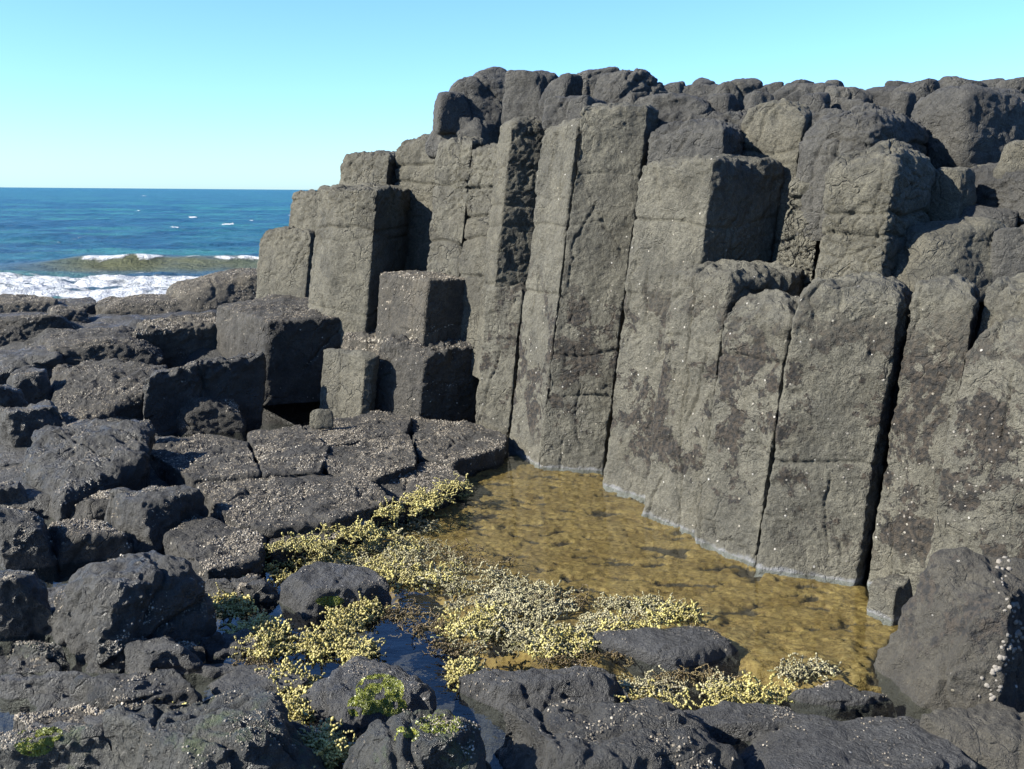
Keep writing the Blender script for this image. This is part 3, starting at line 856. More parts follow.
rt = np.random.RandomState(41)
for k in range(15):
    x_ = 548 + k * 32 + rt.uniform(-7, 7); y_ = (76 if x_ > 640 else 70) + rt.uniform(0, 12); w2 = rt.uniform(13, 21)
    boulder('boulder', 'one of the small rounded stone caps along the cliff skyline', 'rock', (x_ - w2, y_, x_ + w2, y_ + rt.uniform(24, 32)), Y=8.1 + rt.uniform(-.2, .3), mat=TOPROCK, p=7, rough=0.6, chamf=2,
            sink=0.1, yaw=rt.uniform(0, 90), group='small caps along the cliff skyline')
for k in range(9):
    x_ = 585 + k * 44 + rt.uniform(-9, 9); y_ = 90 + rt.uniform(0, 10); w2 = rt.uniform(14, 22)
    boulder('boulder', 'one of the small stone caps just in front of the skyline row', 'rock', (x_ - w2, y_, x_ + w2, y_ + rt.uniform(22, 30)), Y=6.75 + rt.uniform(-.15, .25), mat=TOPROCK, p=7, rough=0.6, chamf=2,
            sink=0.1, yaw=rt.uniform(0, 90), group='small caps in front of the cliff skyline')

# ------------------------------------------------------------------ barnacled slabs between the cliff and the pool
def slab(label, corners, z, **kw):
    kw.setdefault('mat', SHELF); kw.setdefault('rnd', 0.02); kw.setdefault('rough', 0.8)
    pts = [g(a, b, z) for a, b in corners]
    c = np.mean(pts, axis=0)
    cen = c[:2]
    _pts = [np.array([*(cen + (q[:2] - cen) * 1.0), z]) for q in pts]
    return prism('rock_slab', label, 'rock slab', _pts, 0, ztop=z, zb=-0.3, back=0.0, lean=np.array([0, 0, 1.0]), p=40, gap=0.004, bulge=0.006, hd=0.7,
                 group='slabs of the rock shelf', **kw)


slab('slab in front of the shelf block, at the edge of the dark hollow', [(138, 445), (190, 478), (262, 474), (250, 440), (200, 432)], 0.15)
slab('slab with a tan barnacle patch below the lone pebble', [(246, 432), (262, 474), (322, 470), (330, 445), (300, 424)], 0.16)
slab('slab touching the foot of the pale little block', [(300, 424), (328, 446), (408, 432), (414, 416), (380, 410)], 0.145)
slab('slab with a long dark crack, middle of the shelf', [(322, 448), (326, 470), (376, 476), (420, 462), (412, 433)], 0.14, tilt=(0.0, 0.02))
slab('slab under the short plain column at the left end of the pool wall', [(410, 416), (416, 452), (450, 462), (505, 446), (508, 434), (470, 420)], 0.115)
slab('smooth grey slab sloping to the pool, right end of the shelf', [(372, 478), (398, 508), (432, 498), (468, 478), (446, 462), (420, 462)], 0.085, mat=SHELF)
slab('slab with the overhanging front edge and a hint of green', [(268, 474), (262, 500), (332, 520), (396, 500), (370, 476), (322, 471)], 0.135)
slab('pinkish barnacled slab left of the overhanging one', [(190, 478), (230, 520), (268, 528), (330, 520), (262, 498), (266, 475)], 0.125)
slab('low slab whose front dips into the yellow seaweed', [(262, 530), (272, 552), (330, 540), (392, 512), (332, 520)], 0.07, mat=SHELF)
slab('ragged barnacled slab beside the small blue puddle', [(162, 532), (205, 570), (262, 556), (268, 532), (228, 520), (192, 512)], 0.105)

# ------------------------------------------------------------------ the stepped rocks on the left
def rk(label, box, zb=0.0, **kw):
    return boulder(kw.pop('name', 'boulder'), label, 'rock', box, zb=zb, **kw)


rk('brown rock between the surf and the shelf block', (172, 269, 268, 312), Y=10.6, mat=TAN, dr=0.9, tilt=(-.45, -.1), p=8)
rk('flat tan rock at the edge of the surf', (94, 294, 190, 322), Y=10.2, mat=TAN, dr=0.9)
rk('tan-topped rock at the left border, nearest the surf', (-22, 294, 52, 326), Y=10.0, mat=TAN, dr=0.9)
rk('low dark rock right of the tan-topped border rock', (46, 297, 98, 318), Y=10.4, mat=DARK)
rk('grey rock with its right side in shade at the left border', (-30, 315, 86, 352), Y=9.0, mat=SHELF, dr=0.7)
rk('small grey block behind the flat tilted rock', (48, 307, 92, 334), Y=9.5, mat=SHELF)
prism('boulder', 'block with a bright tan top and dark front, left of the shelf block', 'rock', [dp(131, 352, 8.55), dp(220, 360, 8.95)], 327, ref=0, zb=0.0, rnd=0.05, mat=TAN, back=0.55, bdir=(-0.3, 0.95), tilt=(0.0, 0.10), rough=1.0)
rk('flat tilted rock in the middle of the stepped rocks', (44, 326, 156, 378), Y=8.1, mat=SHELF, dr=0.9, yaw=24, p=18, tilt=(-.15, -.15))
rk('dark rock of the left border under the grey rock', (-20, 345, 66, 386), Y=7.9, mat=DARK)
prism('boulder', 'large rock with lit top and black front, left of the dark hollow', 'rock', [g(44, 410, .1), g(60, 432, .1), g(160, 416, .1)], 398, ref=1, zb=-0.1, rnd=0.07, mat=SHELF, back=0.55, bdir=(-0.3, 0.95), tilt=(0.10, 0.30), rough=1.0)
prism('boulder', 'rock in the dark hollow under the shelf block', 'rock', [dp(140, 428, 6.95), dp(264, 415, 7.5)], 358, ref=1, zb=-0.1, rnd=0.06, mat=DARK, back=0.22, bdir=(-0.3, 0.95), tilt=(0.12, 0.0), rough=1.2)
rk('small upright rock left of the large lit-topped rock', (10, 366, 52, 414), Y=7.2, mat=DARK)
rk('dark rock at the left border, above the big two-faced boulder', (-30, 384, 30, 440), 0.1, mat=DARK)
rk('low rock with white shells between the border rock and the dark hollow', (0, 402, 70, 452), 0.1, mat=DARK)
rk('flat rock in shade behind the big two-faced boulder', (60, 420, 150, 458), 0.1, mat=DARK)
prism('boulder', 'big boulder with a grey left face and black front', 'rock', [g(20, 498, 0), g(58, 524, 0), g(148, 500, 0)], 468, ref=1, zb=-0.2, rnd=0.09, mat=DARK, back=0.5, bdir=(-0.3, 0.95), tilt=(0.05, 0.28), rough=1.0)
rk('small rock at the left border beside the grey-faced boulder', (-12, 480, 28, 520), 0.0)
rk('small shelly rock below the grey-faced boulder', (76, 488, 144, 526), 0.02, mat=SHELF)
rk('long dark rock tipped towards the shelf slabs', (112, 484, 204, 552), 0.0, dr=0.9, yaw=60, p=13)
rk('rock with a tan shelly crust left of the long dark rock', (38, 520, 126, 566), 0.0, mat=SHELF)
rk('rock with one white-shelled edge at the left border', (-14, 505, 52, 574), 0.0)
rk('huge rough boulder speckled with shells, lower left', (58, 553, 214, 686), -0.03, dr=0.9, yaw=35, p=9, rough=1.3)
rk('dark boulder at the left border beside the huge speckled one', (-22, 570, 60, 650), -0.03, rough=1.2)
rk('small mossy stone wedged under the huge speckled boulder', (8, 642, 66, 676), -0.03, mat=MOSSY)
rk('low wet rock right below the huge speckled boulder', (116, 634, 204, 688), -0.03, mat=WETR)
rk('boulder sprinkled with white shells, above the big front rock', (80, 668, 198, 742), -0.05, rough=1.2)
rk('wet rock with a tuft of weed at the left border', (-14, 668, 96, 716), -0.05, mat=WETR)
rk('green-topped rock in the bottom left corner', (-30, 722, 116, 800), -0.05, mat=MOSSY, rough=1.2)
rk('big front rock with a green bloom, bottom edge left of the middle', (108, 686, 318, 830), -0.05, mat=MOSSY, dr=0.8, rough=1.3, yaw=30)
rk('small wet stone at the edge of the blue puddles, left of the green-topped rocks', (196, 640, 232, 664), -0.05, mat=WETR)

rf = np.random.RandomState(77)
FILL = [(rf.uniform(-10, 215), rf.uniform(372, 560)) for _ in range(30)] + [(rf.uniform(-10, 300), rf.uniform(560, 765)) for _ in range(26)]
FILLERS = []
for (fx, fy) in FILL:
    if fx > 130 and 430 < fy < 545 or fx > 215 and fy < 650: continue
    fw = rf.uniform(20, 44) * (0.5 + fy / 900.0)
    mt_ = [DARK, SHELF, WETR][rf.randint(3)]
    FILLERS.append(boulder('stone', 'small dark stone lodged between the boulders of the left shore', 'stone', (fx - fw, fy - fw * 0.75, fx + fw, fy + fw * 0.25), zb=-0.04 if fy > 450 else 0.05,
                           mat=mt_, group='small stones between the left boulders', hmin=0.06, rough=0.9))

# ------------------------------------------------------------------ rocks in and round the pool
rk('low rock rising from the seaweed left of the pool', (280, 562, 384, 630), -0.05, mat=WETR, dr=0.8, rough=0.8)
rk('dark stone left of the low rock in the seaweed', (206, 575, 286, 618), -0.05, mat=DARK)
rk('rock with a bright green patch, bottom middle', (304, 658, 426, 752), -0.05, mat=WETR, dr=0.9, yaw=35, p=11)
rk('mossy rock in front of the green-patched one, bottom edge', (348, 708, 502, 850), -0.05, mat=MOSSY, dr=0.8, rough=1.1)
rk('wet blue-grey rock split by a notch, middle of the lower edge of the pool', (466, 666, 626, 734), -0.05, mat=WETR, dr=0.8, rough=1.1, hmin=0.12)
rk('widest front rock at the bottom edge, right of the narrow blue inlet', (506, 700, 746, 850), -0.05, mat=DARK, dr=0.7, rough=1.2, yaw=20)
rk('smooth grey rock under the seaweed ridge', (602, 626, 732, 684), -0.05, mat=WETR, dr=0.6, rough=0.6, p=9, hmin=0.09)
rk('flat grey rock right of the widest front rock', (658, 702, 828, 762), -0.05, mat=WETR, dr=0.6, yaw=15, rough=0.8, p=24, hmin=0.11)
rk('flat grey rock along the bottom edge below the large boulder', (742, 718, 985, 840), -0.06, mat=WETR, dr=0.6, rough=0.8, yaw=15, p=24, hmin=0.12)
rk('dark wet ledge between the pool and the large boulder', (786, 680, 890, 734), -0.08, mat=WETR, dr=0.7, rough=0.7, hmin=0.11)
rk('rock at the lower right corner of the photo', (930, 700, 1080, 800), -0.02, mat=BOULD, dr=0.8)
rk('small stone wedged between the long black gap and the large boulder', (870, 574, 912, 622), 0.0, mat=FRONT, rough=0.7)
big = rk('large blocky boulder crusted with white barnacles at the right border', (875, 547, 1052, 734), 0.0, mat=BOULD, dr=0.9, p=48, rough=1.0, jit=0.35,
         planes=[(-0.42, -0.85, 0.26, 0.74), (0.66, -0.74, 0.06, 0.36), (0.95, 0.1, 0.1, 0.95), (-0.95, -0.15, 0.42, 0.84), (-0.55, -0.2, 0.85, 0.86), (0.10, -0.1, 1.0, 0.86),
                 (0.3, 1.0, 0.1, 0.9), (0, 0, -1, 1.0), (-0.75, -0.65, -0.05, 0.95), (0.5, -0.5, 0.8, 0.98)])
rk('pale shell-covered rock behind the large blocky boulder', (972, 545, 1060, 610), Y=3.7, mat=TAN)
rk('lone pebble in front of the dark hollow', (311, 412, 332, 428), 0.17, name='pebble', mat=DRY, rough=0.3, sink=0.02, p=4, chamf=0)

# ------------------------------------------------------------------ what grows on the rocks
from mathutils.bvhtree import BVHTree
from mathutils import Vector, Matrix


def mesh_np(o):
    me = o.data
    v = np.zeros(len(me.vertices) * 3, np.float32); me.vertices.foreach_get('co', v)
    v = v.reshape(-1, 3) + np.array(o.location, np.float32)
    n = np.zeros(len(me.polygons) * 3, np.float32); me.polygons.foreach_get('normal', n); n = n.reshape(-1, 3)
    c = np.zeros(len(me.polygons) * 3, np.float32); me.polygons.foreach_get('center', c)
    c = c.reshape(-1, 3) + np.array(o.location, np.float32)
    a = np.zeros(len(me.polygons), np.float32); me.polygons.foreach_get('area', a)
    return v, n, c, a


def frames(N, rs_):
    t = rs_.normal(size=N.shape); t -= N * (t * N).sum(1)[:, None]; t /= np.linalg.norm(t, axis=1)[:, None] + 1e-9
    return t, np.cross(N, t)


def cone_unit(k=6):
    a = np.arange(k) / k * 2 * PI
    v = [(math.cos(q), math.sin(q), -0.15) for q in a] + [(0.55 * math.cos(q + .3), 0.55 * math.sin(q + .3), 0.55) for q in a] + [(0, 0, 0.42)]
    f = []
    for i in range(k):
        j = (i + 1) % k
        f += [(i, j, k + j), (i, k + j, k + i), (k + i, k + j, 2 * k)]
    return np.array(v, float), np.array(f)


SV, SF = cone_unit()


def shell_mat(name, c1, c2, c3):
    m = NT(name)
    geo = m.n('NewGeometry'); ri = geo.outputs['Random Per Island']
    c = m.mix(m.ramp(ri, 0.0, 0.6, smooth=False), c1, c2); c = m.mix(m.ramp(ri, 0.75, 1.0, smooth=False), c, c3)
    m.bsdf(c, 0.75, None, 0.3)
    return m.m


SHELLS = shell_mat('barnacle_shells', (0.04725, 0.042, 0.0336), (0.1575, 0.1344, 0.1029), (0.3465, 0.315, 0.2625))
WHITE = shell_mat('white_shells', (0.075, 0.066, 0.054), (0.1275, 0.1162, 0.1013), (0.1875, 0.1762, 0.1613))


def crust(o, n, thr=0.1, lo=0.003, hi=0.0065, nzmin=0.25, scale=4.0, mat=None, name='barnacles', facing=True):
    """A mass of little shells growing in patches on one rock: one part of that rock."""
    r_ = np.random.RandomState(len(o.data.vertices) % 9973)
    v, N, c, a = mesh_np(o)
    ok = (N[:, 2] > nzmin) & (c[:, 2] > 0.01)
    pm = fbm(c * scale, 3, 83) + 0.5 * (N[:, 2] - 0.7)
    wgt = a * ok * sstep(thr - 0.15, thr + 0.25, pm)
    if wgt.sum() <= 0: return
    k = r_.choice(len(c), n, p=wgt / wgt.sum())
    P = c[k] + r_.normal(size=(n, 3)) * 0.003
    Nn = N[k]; t, b = frames(Nn, r_)
    s_ = lo + (hi - lo) * r_.rand(n) ** 2.2
    R_ = np.stack([t, b, Nn], 2) * (s_[:, None, None])
    V = np.einsum('nij,kj->nki', R_, SV) + P[:, None]
    F = SF[None] + (np.arange(n) * len(SV))[:, None, None]
    q = make_mesh(name, V.reshape(-1, 3), [F.reshape(-1, 3)], mat or SHELLS, smooth=False, parent=o, origin=np.array(o.location))
    q['kind'] = 'stuff'


def find(words):
    for o in COL.objects:
        if words in o.get('label', ''): return o
    print('NOTFOUND', words)


_shell = [None]


def shells_on(o, pix, rs_, size=(0.006, 0.010)):
    """Single white barnacles where the photo shows them: each a part of its rock."""
    v, _, _, _ = mesh_np(o)
    me = o.data
    tree = BVHTree.FromPolygons([tuple(q) for q in v], [tuple(p.vertices) for p in me.polygons])
    for px, py in pix:
        hit = tree.ray_cast(Vector(CAM), Vector(ray(px, py)).normalized())
        if hit[0] is None: continue
        if _shell[0] is None:
            b = make_mesh('barnacle', SV, [SF], WHITE, smooth=False); _shell[0] = b
        else:
            b = _shell[0].copy(); COL.objects.link(b)
        b.parent = o
        b.location = hit[0] - o.location
        b.rotation_euler = hit[1].to_track_quat('Z', 'Y').to_euler()
        s_ = size[0] + (size[1] - size[0]) * rs_.rand(); b.scale = (s_, s_ * (0.8 + 0.3 * rs_.rand()), s_)


rsb = np.random.RandomState(8)
for o_ in list(COL.objects):
    lb = o_.get('label', '')
    if o_.type != 'MESH' or not o_.data.materials: continue
    mt = o_.data.materials[0]; y_ = o_.location[1]
    big_ = max(o_.dimensions) if False else 1
    if mt == SHELF: crust(o_, 2100, 0.16, 0.0022, 0.006)
    elif mt == TAN: crust(o_, 1800, 0.05, 0.004, 0.008)
    elif mt == DARK and o_.name.startswith('boulder'): crust(o_, 520, 0.30, 0.002, 0.0055, scale=5.5)
    elif mt == MOSSY: crust(o_, 500, 0.2, 0.0022, 0.0042)
    elif mt == WETR: crust(o_, 120, 0.35, 0.002, 0.004)


def along(poly, n, jit):
    poly = np.array(poly, float); seg = np.linalg.norm(np.diff(poly, axis=0), axis=1); L = np.concatenate([[0], np.cumsum(seg)])
    t = rsb.rand(n) * L[-1]
    return np.stack([np.interp(t, L, poly[:, 0]), np.interp(t, L, poly[:, 1])], 1) + rsb.normal(size=(n, 2)) * jit


shells_on(big, np.concatenate([along([(1012, 606), (1020, 622), (1014, 640), (1006, 655), (1000, 668), (992, 684), (990, 700)], 66, 5.0),
                               along([(985, 712), (968, 722), (950, 722), (930, 719), (912, 712)], 18, 2.0), along([(1008, 560), (1000, 585), (1010, 610)], 14, 5.0)]), rsb, (0.005, 0.012))
shells_on(find('tallest column, flat'), along([(570, 400), (578, 416), (582, 430), (572, 440), (570, 452)], 26, 5.0), rsb, (0.0035, 0.007))
shells_on(find('wide blotched column'), along([(800, 400), (850, 420), (846, 470), (815, 500), (840, 560)], 14, 9.0), rsb, (0.0035, 0.0065))
shells_on(find('column just right of the long'), along([(880, 470), (900, 430), (912, 480), (905, 540)], 20, 10.0), rsb, (0.0035, 0.0065))
shells_on(find('big rounded column in front'), along([(930, 470), (960, 455), (955, 520), (1000, 470), (990, 420)], 40, 12.0), rsb, (0.003, 0.0065))
shells_on(find('huge rough boulder'), along([(118, 655), (125, 645), (150, 600), (140, 590)], 24, 7.0), rsb, (0.003, 0.006))
shells_on(find('boulder sprinkled with white'), along([(130, 685), (160, 690), (150, 712), (135, 700)], 26, 9.0), rsb, (0.003, 0.006))
shells_on(find('big boulder with a grey left face'), along([(64, 500), (68, 492), (72, 470), (100, 460)], 16, 4.0), rsb, (0.005, 0.009))
shells_on(find('big front rock with a green'), along([(170, 750), (220, 745), (250, 720), (200, 710)], 18, 8.0), rsb, (0.003, 0.006))


# bright green weed on one rock
def green_patch(o, blobs, n, rs_):
    v, _, _, _ = mesh_np(o)
    tree = BVHTree.FromPolygons([tuple(q) for q in v], [tuple(p.vertices) for p in o.data.polygons])
    V, F = [], []
    for (px, py, rx, ry, w_) in blobs:
        for k in range(int(n * w_ * 7)):
            t = rs_.rand() * 2 * PI; r = rs_.rand() ** 0.6
            hit = tree.ray_cast(Vector(CAM), Vector(ray(px + rx * r * math.cos(t), py + ry * r * math.sin(t))).normalized())
            if hit[0] is None: continue
            P = np.array(hit[0]); N = np.array(hit[1])
            if noise((P * 22)[None], 91)[0] < -0.28: continue
            d = rs_.normal(size=3); d = d - N * (d @ N) + N * 0.12; d /= np.linalg.norm(d); sdv = np.cross(d, N + rs_.normal(size=3) * 0.3); sdv /= np.linalg.norm(sdv)
            L = 0.002 + 0.0025 * rs_.rand(); wd = L * 0.6
            b = len(V)
            V += [P - sdv * wd, P + sdv * wd, P + d * L + sdv * wd * 0.8, P + d * L - sdv * wd * 0.8 + N * 0.002]
            F.append((b, b + 1, b + 2, b + 3))
    q = make_mesh('green_weed', np.array(V), [np.array(F)], GREEN, smooth=False, parent=o, origin=np.array(o.location)); q['kind'] = 'stuff'


# ================================================================== seaweed
def bead_unit():
    t = (1 + 5 ** 0.5) / 2
    v = np.array([(-1, t, 0), (1, t, 0), (-1, -t, 0), (1, -t, 0), (0, -1, t), (0, 1, t), (0, -1, -t), (0, 1, -t), (t, 0, -1), (t, 0, 1), (-t, 0, -1), (-t, 0, 1)], float)
    v /= np.linalg.norm(v[0])
    f = np.array([(0, 11, 5), (0, 5, 1), (0, 1, 7), (0, 7, 10), (0, 10, 11), (1, 5, 9), (5, 11, 4), (11, 10, 2), (10, 7, 6), (7, 1, 8),
                  (3, 9, 4), (3, 4, 2), (3, 2, 6), (3, 6, 8), (3, 8, 9), (4, 9, 5), (2, 4, 11), (6, 2, 10), (8, 6, 7), (9, 8, 1)])
    return v, f


BV, BF = bead_unit()


def weed_mat(name, c1, c2, c3):
    m = NT(name)
    geo = m.n('NewGeometry')
    ri = geo.outputs['Random Per Island']
    n = m.noise(geo.outputs['Position'], 7, 4, 0.6).outputs[0]
    c = m.mix(m.ramp(n, 0.4, 0.62), c1, c2)
    c = m.mix(m.ramp(m.noise(geo.outputs['Position'], 4.5, 5, 0.7).outputs[0], 0.54, 0.70), c, c3)
    c = m.mix(m.ramp(ri, 0.45, 1.0), c, c3)
    m.bsdf(c, 0.42, None, 0.4)
    return m.m


WEED_Y = weed_mat('yellow_weed', (0.215, 0.185, 0.055), (0.33, 0.29, 0.10), (0.125, 0.108, 0.050))
WEED_G = weed_mat('olive_weed', (0.165, 0.148, 0.075), (0.28, 0.255, 0.150), (0.085, 0.075, 0.048))
WEED_B = weed_mat('brown_frond', (0.068, 0.04675, 0.017), (0.102, 0.0765, 0.02975), (0.0425, 0.02975, 0.01275))
GREEN = weed_mat('green_film', (0.10, 0.115, 0.012), (0.17, 0.18, 0.020), (0.06, 0.072, 0.010))


def strands(blobs, rs, z0=0.0, bead=0.0065, per=9, follow=0.0, flat=0.5):
    """Strings of beads heaped over blobs = (px, py, rx, ry, strings, heap height)."""
    C, Rr, Dr = [], [], []
    for (px, py, rx, ry, n, hh) in blobs:
        n = int(n * 1.6); hh = hh * 0.36
        t = rs.rand(n) * 2 * PI; r = np.sqrt(rs.rand(n))
        X = px + np.cos(t) * r * rx; Yp = py + np.sin(t) * r * ry
        for k in range(n):
            q = g(X[k], Yp[k], z0)
            if len(blobs) > 1 and noise(np.array([[q[0] * 7, q[1] * 7, 2.0]]), 95)[0] < -0.14 + 0.25 * (rs.rand() - 0.5): continue
            mound = hh * max(0, 1 - r[k] ** 2)
            cpt = np.array([q[0], q[1], z0 + mound * (0.25 + 0.75 * rs.rand())])
            d = rs.normal(size=3); d[2] = d[2] * flat + 0.15; d[0] += follow; d /= np.linalg.norm(d)
            b = bead * (0.5 + 0.7 * rs.rand() ** 1.5)
            for j in range(per):
                C.append(cpt.copy()); Rr.append(b * (0.7 + 0.5 * rs.rand())); Dr.append(d.copy())
                d = d + rs.normal(size=3) * 0.6; d[2] *= 0.8; d /= np.linalg.norm(d)
                cpt = cpt + d * b * 1.95
                if cpt[2] < z0 - 0.012: cpt[2] = z0 - 0.012
    return np.array(C), np.array(Rr), np.array(Dr)


def beads(name, C, Rr, Dr, mat, rs, parent=None):
    n = len(C)
    sc3 = 1 + 0.25 * rs.normal(size=(n, 1, 3))
    U = np.repeat(BV[None], n, 0) * sc3 * 0.85
    U = U + Dr[:, None, :] * (U @ Dr[:, :, None]) * 0.40
    V = (U * Rr[:, None, None] + C[:, None]).reshape(-1, 3)
    F = (BF[None] + (np.arange(n) * len(BV))[:, None, None]).reshape(-1, 3)
    org = np.array([C[:, 0].mean(), C[:, 1].mean(), C[:, 2].min()])
    return make_mesh(name, V, [F], mat, origin=org, parent=parent)


rs = np.random.RandomState(5)
YEL = [(250, 572, 42, 14, 150, .05), (300, 548, 48, 12, 170, .05), (352, 528, 42, 9, 150, .05), (404, 508, 40, 9, 140, .05), (445, 492, 26, 8, 90, .05),
       (330, 560, 40, 10, 120, .04), (385, 545, 40, 12, 130, .04), (320, 590, 20, 10, 40, .04), (385, 575, 36, 14, 140, .05), (440, 580, 40, 16, 130, .05),
       (480, 626, 36, 16, 170, .06), (560, 645, 40, 10, 120, .05), (620, 632, 36, 9, 120, .05), (668, 614, 32, 8, 100, .05),
       (660, 700, 44, 9, 130, .05), (720, 697, 46, 8, 150, .05), (765, 692, 26, 6, 60, .03)]
OLV = [(350, 565, 60, 20, 220, .03), (410, 560, 50, 22, 260, .04), (470, 590, 60, 22, 420, .05), (530, 605, 44, 20, 360, .05), (500, 635, 50, 18, 300, .05),
       (600, 620, 40, 15, 220, .05), (640, 610, 44, 11, 200, .04), (560, 640, 40, 14, 160, .03), (650, 690, 40, 10, 120, .03),
       (700, 690, 50, 10, 140, .03), (808, 672, 28, 6, 90, .03), (400, 525, 36, 10, 90, .02)]
C1, R1, D1 = strands(YEL, rs, 0.0, 0.0054, per=10)
for z_, bl in ((0.10, [(398, 512, 22, 6, 90, .05), (428, 501, 22, 6, 90, .05), (455, 487, 16, 6, 60, .05)]), (0.08, [(350, 534, 30, 6, 110, .05), (300, 548, 34, 7, 110, .05)])):
    a_, b_, c_ = strands(bl, rs, z_, 0.0054, per=10)
    C1 = np.concatenate([C1, a_]); R1 = np.concatenate([R1, b_]); D1 = np.concatenate([D1, c_])
C2, R2, D2 = strands(OLV, rs, 0.0, 0.0046, per=10)
o = beads('seaweed', C1, R1, D1, WEED_Y, rs); tag(o, 'yellow beaded seaweed heaped along the near edge of the pool', 'seaweed', kind='stuff')
o = beads('seaweed', C2, R2, D2, WEED_G, rs); tag(o, 'greyish olive beaded seaweed spread over the shallow end of the pool', 'seaweed', kind='stuff')
FLO = [(405, 628, 50, 8, 60, .0), (455, 648, 30, 6, 30, .0), (390, 610, 40, 10, 80, .0), (255, 640, 40, 12, 60, .0), (260, 668, 30, 8, 40, 0), (455, 560, 60, 14, 80, .01),
       (590, 660, 50, 8, 60, 0), (690, 680, 40, 8, 80, .01), (560, 600, 30, 8, 60, .01)]
C3, R3, D3 = strands(FLO, rs, 0.0, 0.0036, per=16, follow=0.9, flat=0.05)
o = beads('seaweed', C3, R3, D3, WEED_B, rs); tag(o, 'thin brown seaweed strings floating on the blue water', 'seaweed', kind='stuff')

CL = [('large bushy seaweed clump left of the low rock in the pool', (262, 640, 24, 18, 210, .10)),
      ('round seaweed clump at the foot of the dark stone', (232, 604, 16, 10, 90, .06)),
      ('bright yellow tuft on the rim of the low pool rock', (318, 646, 18, 8, 90, .06)),
      ('seaweed tuft right of the low pool rock, by a green smear', (346, 624, 16, 10, 90, .06)),
      ('yellow tuft in the water above the green-patched rock', (358, 652, 16, 8, 80, .05)),
      ('string of yellow weed running down the left side of the green-patched rock', (290, 684, 22, 8, 110, .05)),
      ('clump hanging on the lower left of the green-patched rock', (302, 712, 14, 7, 70, .05)),
      ('bright clump at the bottom edge beside the big front rock', (322, 752, 20, 13, 130, .07)),
      ('small clump at the left tip of the notched wet rock', (468, 676, 14, 8, 80, .05)),
      ('tuft above the boulder sprinkled with white shells', (188, 640, 12, 6, 50, .04)),
      ('thin line of yellow weed between two lower left boulders', (172, 716, 14, 5, 40, .04)),
      ('clump at the upper right corner of the floating weed', (366, 612, 14, 9, 70, .05))]
for lab, b in CL:
    Cc, Rc, Dc = strands([b[:4] + (int(b[4] * 1.4), b[5] * 1.3)], rs, 0.0, 0.0056, per=10)
    o = beads('seaweed_clump', Cc, Rc, Dc, WEED_Y, rs); tag(o, lab, 'seaweed', group='separate seaweed clumps')

rg = np.random.RandomState(3)
green_patch(find('rock with a bright green patch'), [(380, 690, 24, 16, 1.0), (366, 704, 18, 10, .7), (392, 706, 14, 10, .6), (356, 710, 8, 6, .2)], 700, rg)
green_patch(find('mossy rock in front of the green'), [(440, 724, 24, 10, .5), (405, 735, 14, 8, .3)], 300, rg)
green_patch(find('green-topped rock in the bottom'), [(34, 742, 20, 14, 1.0), (48, 734, 14, 8, .5)], 500, rg)
green_patch(find('low rock rising from the seaweed'), [(330, 601, 14, 5, .6)], 250, rg)

# ================================================================== light, sky, camera
EL = math.radians(32); SUNDIR = np.array([-0.95, -0.31]); SUNDIR /= np.linalg.norm(SUNDIR)
to_sun = np.array([SUNDIR[0] * math.cos(EL), SUNDIR[1] * math.cos(EL), math.sin(EL)])
from mathutils import Vector, Matrix
sun = bpy.data.lights.new('sun', 'SUN'); sun.energy = 5.0; sun.angle = math.radians(0.55); sun.color = (1.0, 0.95, 0.84)
so = bpy.data.objects.new('sun', sun); COL.objects.link(so)
so.rotation_euler = Vector(to_sun).to_track_quat('Z', 'Y').to_euler(); so.location = (-20, -10, 20)

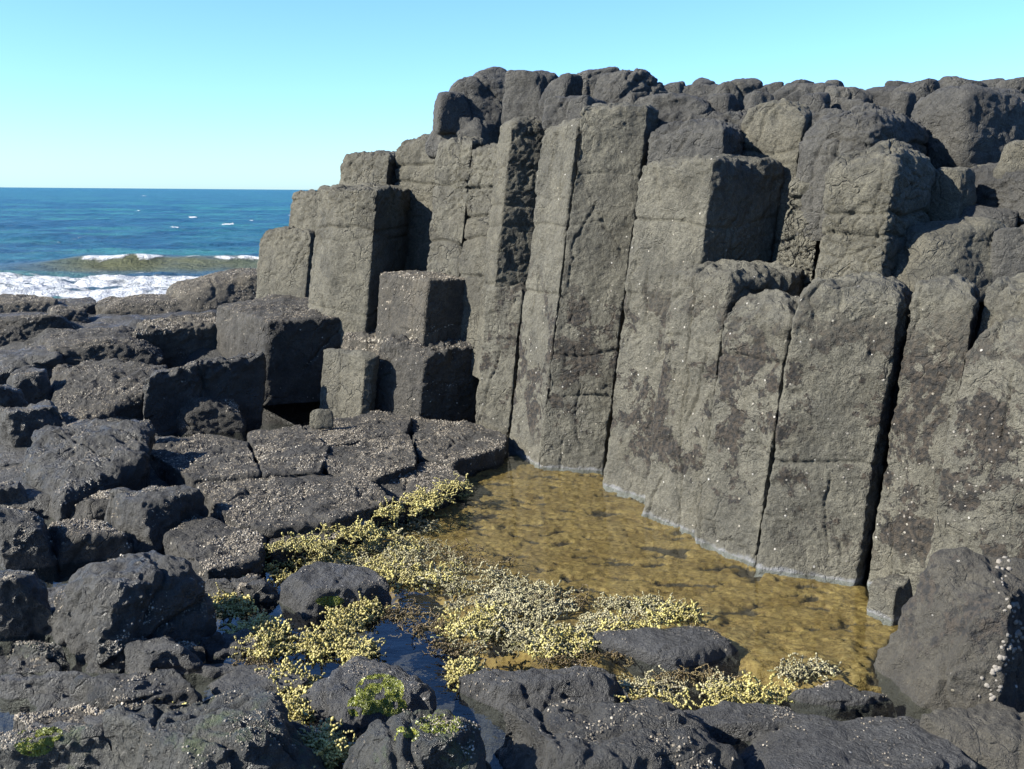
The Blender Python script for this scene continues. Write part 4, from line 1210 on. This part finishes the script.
w = bpy.data.worlds.new('World'); sc.world = w; w.use_nodes = True
nt = w.node_tree; nt.nodes.clear()
sky = nt.nodes.new('ShaderNodeTexSky'); sky.sky_type = 'NISHITA'; sky.sun_disc = False
sky.sun_elevation = EL; sky.sun_rotation = math.atan2(SUNDIR[0], SUNDIR[1])
sky.air_density = 1.0; sky.dust_density = 0.3; sky.ozone_density = 1.5
bg = nt.nodes.new('ShaderNodeBackground'); bg.inputs[1].default_value = 0.050
mx = nt.nodes.new('ShaderNodeMix'); mx.data_type = 'RGBA'; mx.blend_type = 'MULTIPLY'; mx.inputs[0].default_value = 1.0
mx.inputs[7].default_value = (0.73, 1.13, 1.72, 1)
nt.links.new(sky.outputs[0], mx.inputs[6]); nt.links.new(mx.outputs[2], bg.inputs[0])
wo = nt.nodes.new('ShaderNodeOutputWorld'); nt.links.new(bg.outputs[0], wo.inputs[0])

cd = bpy.data.cameras.new('camera'); co = bpy.data.objects.new('camera', cd); COL.objects.link(co)
cd.sensor_fit = 'HORIZONTAL'; cd.sensor_width = 36.0; cd.lens = 36.0 * F_PX / W_PX
cd.clip_start = 0.05; cd.clip_end = 100000
M = Matrix(((RT[0], UP[0], -FWD[0], CAM[0]), (RT[1], UP[1], -FWD[1], CAM[1]), (RT[2], UP[2], -FWD[2], CAM[2]), (0, 0, 0, 1)))
co.matrix_world = M
sc.camera = co

# stones that lie wholly behind others are left out
bpy.context.view_layer.update()
dg = bpy.context.evaluated_depsgraph_get()
seen = {}
for px in range(2, 320, 5):
    for py in range(340, 768, 5):
        h_ = sc.ray_cast(dg, Vector(CAM), Vector(ray(px, py)).normalized())
        if h_[0]:
            ob_ = h_[4].original if h_[4] else None
            if ob_ is not None and ob_.parent is not None: ob_ = ob_.parent
            if ob_ is not None: seen[ob_.name] = seen.get(ob_.name, 0) + 1
for o_ in FILLERS:
    if seen.get(o_.name, 0) < 2:
        for c_ in list(o_.children): bpy.data.objects.remove(c_)
        bpy.data.objects.remove(o_)

sc.view_settings.view_transform = 'Standard'; sc.view_settings.look = 'None'
sc.view_settings.exposure = 1.78; sc.view_settings.gamma = 1.0
sc.view_settings.use_curve_mapping = False
sc.render.engine = 'CYCLES'
sc.cycles.max_bounces = 6; sc.cycles.diffuse_bounces = 3; sc.cycles.transparent_max_bounces = 8
sc.cycles.use_denoising = True
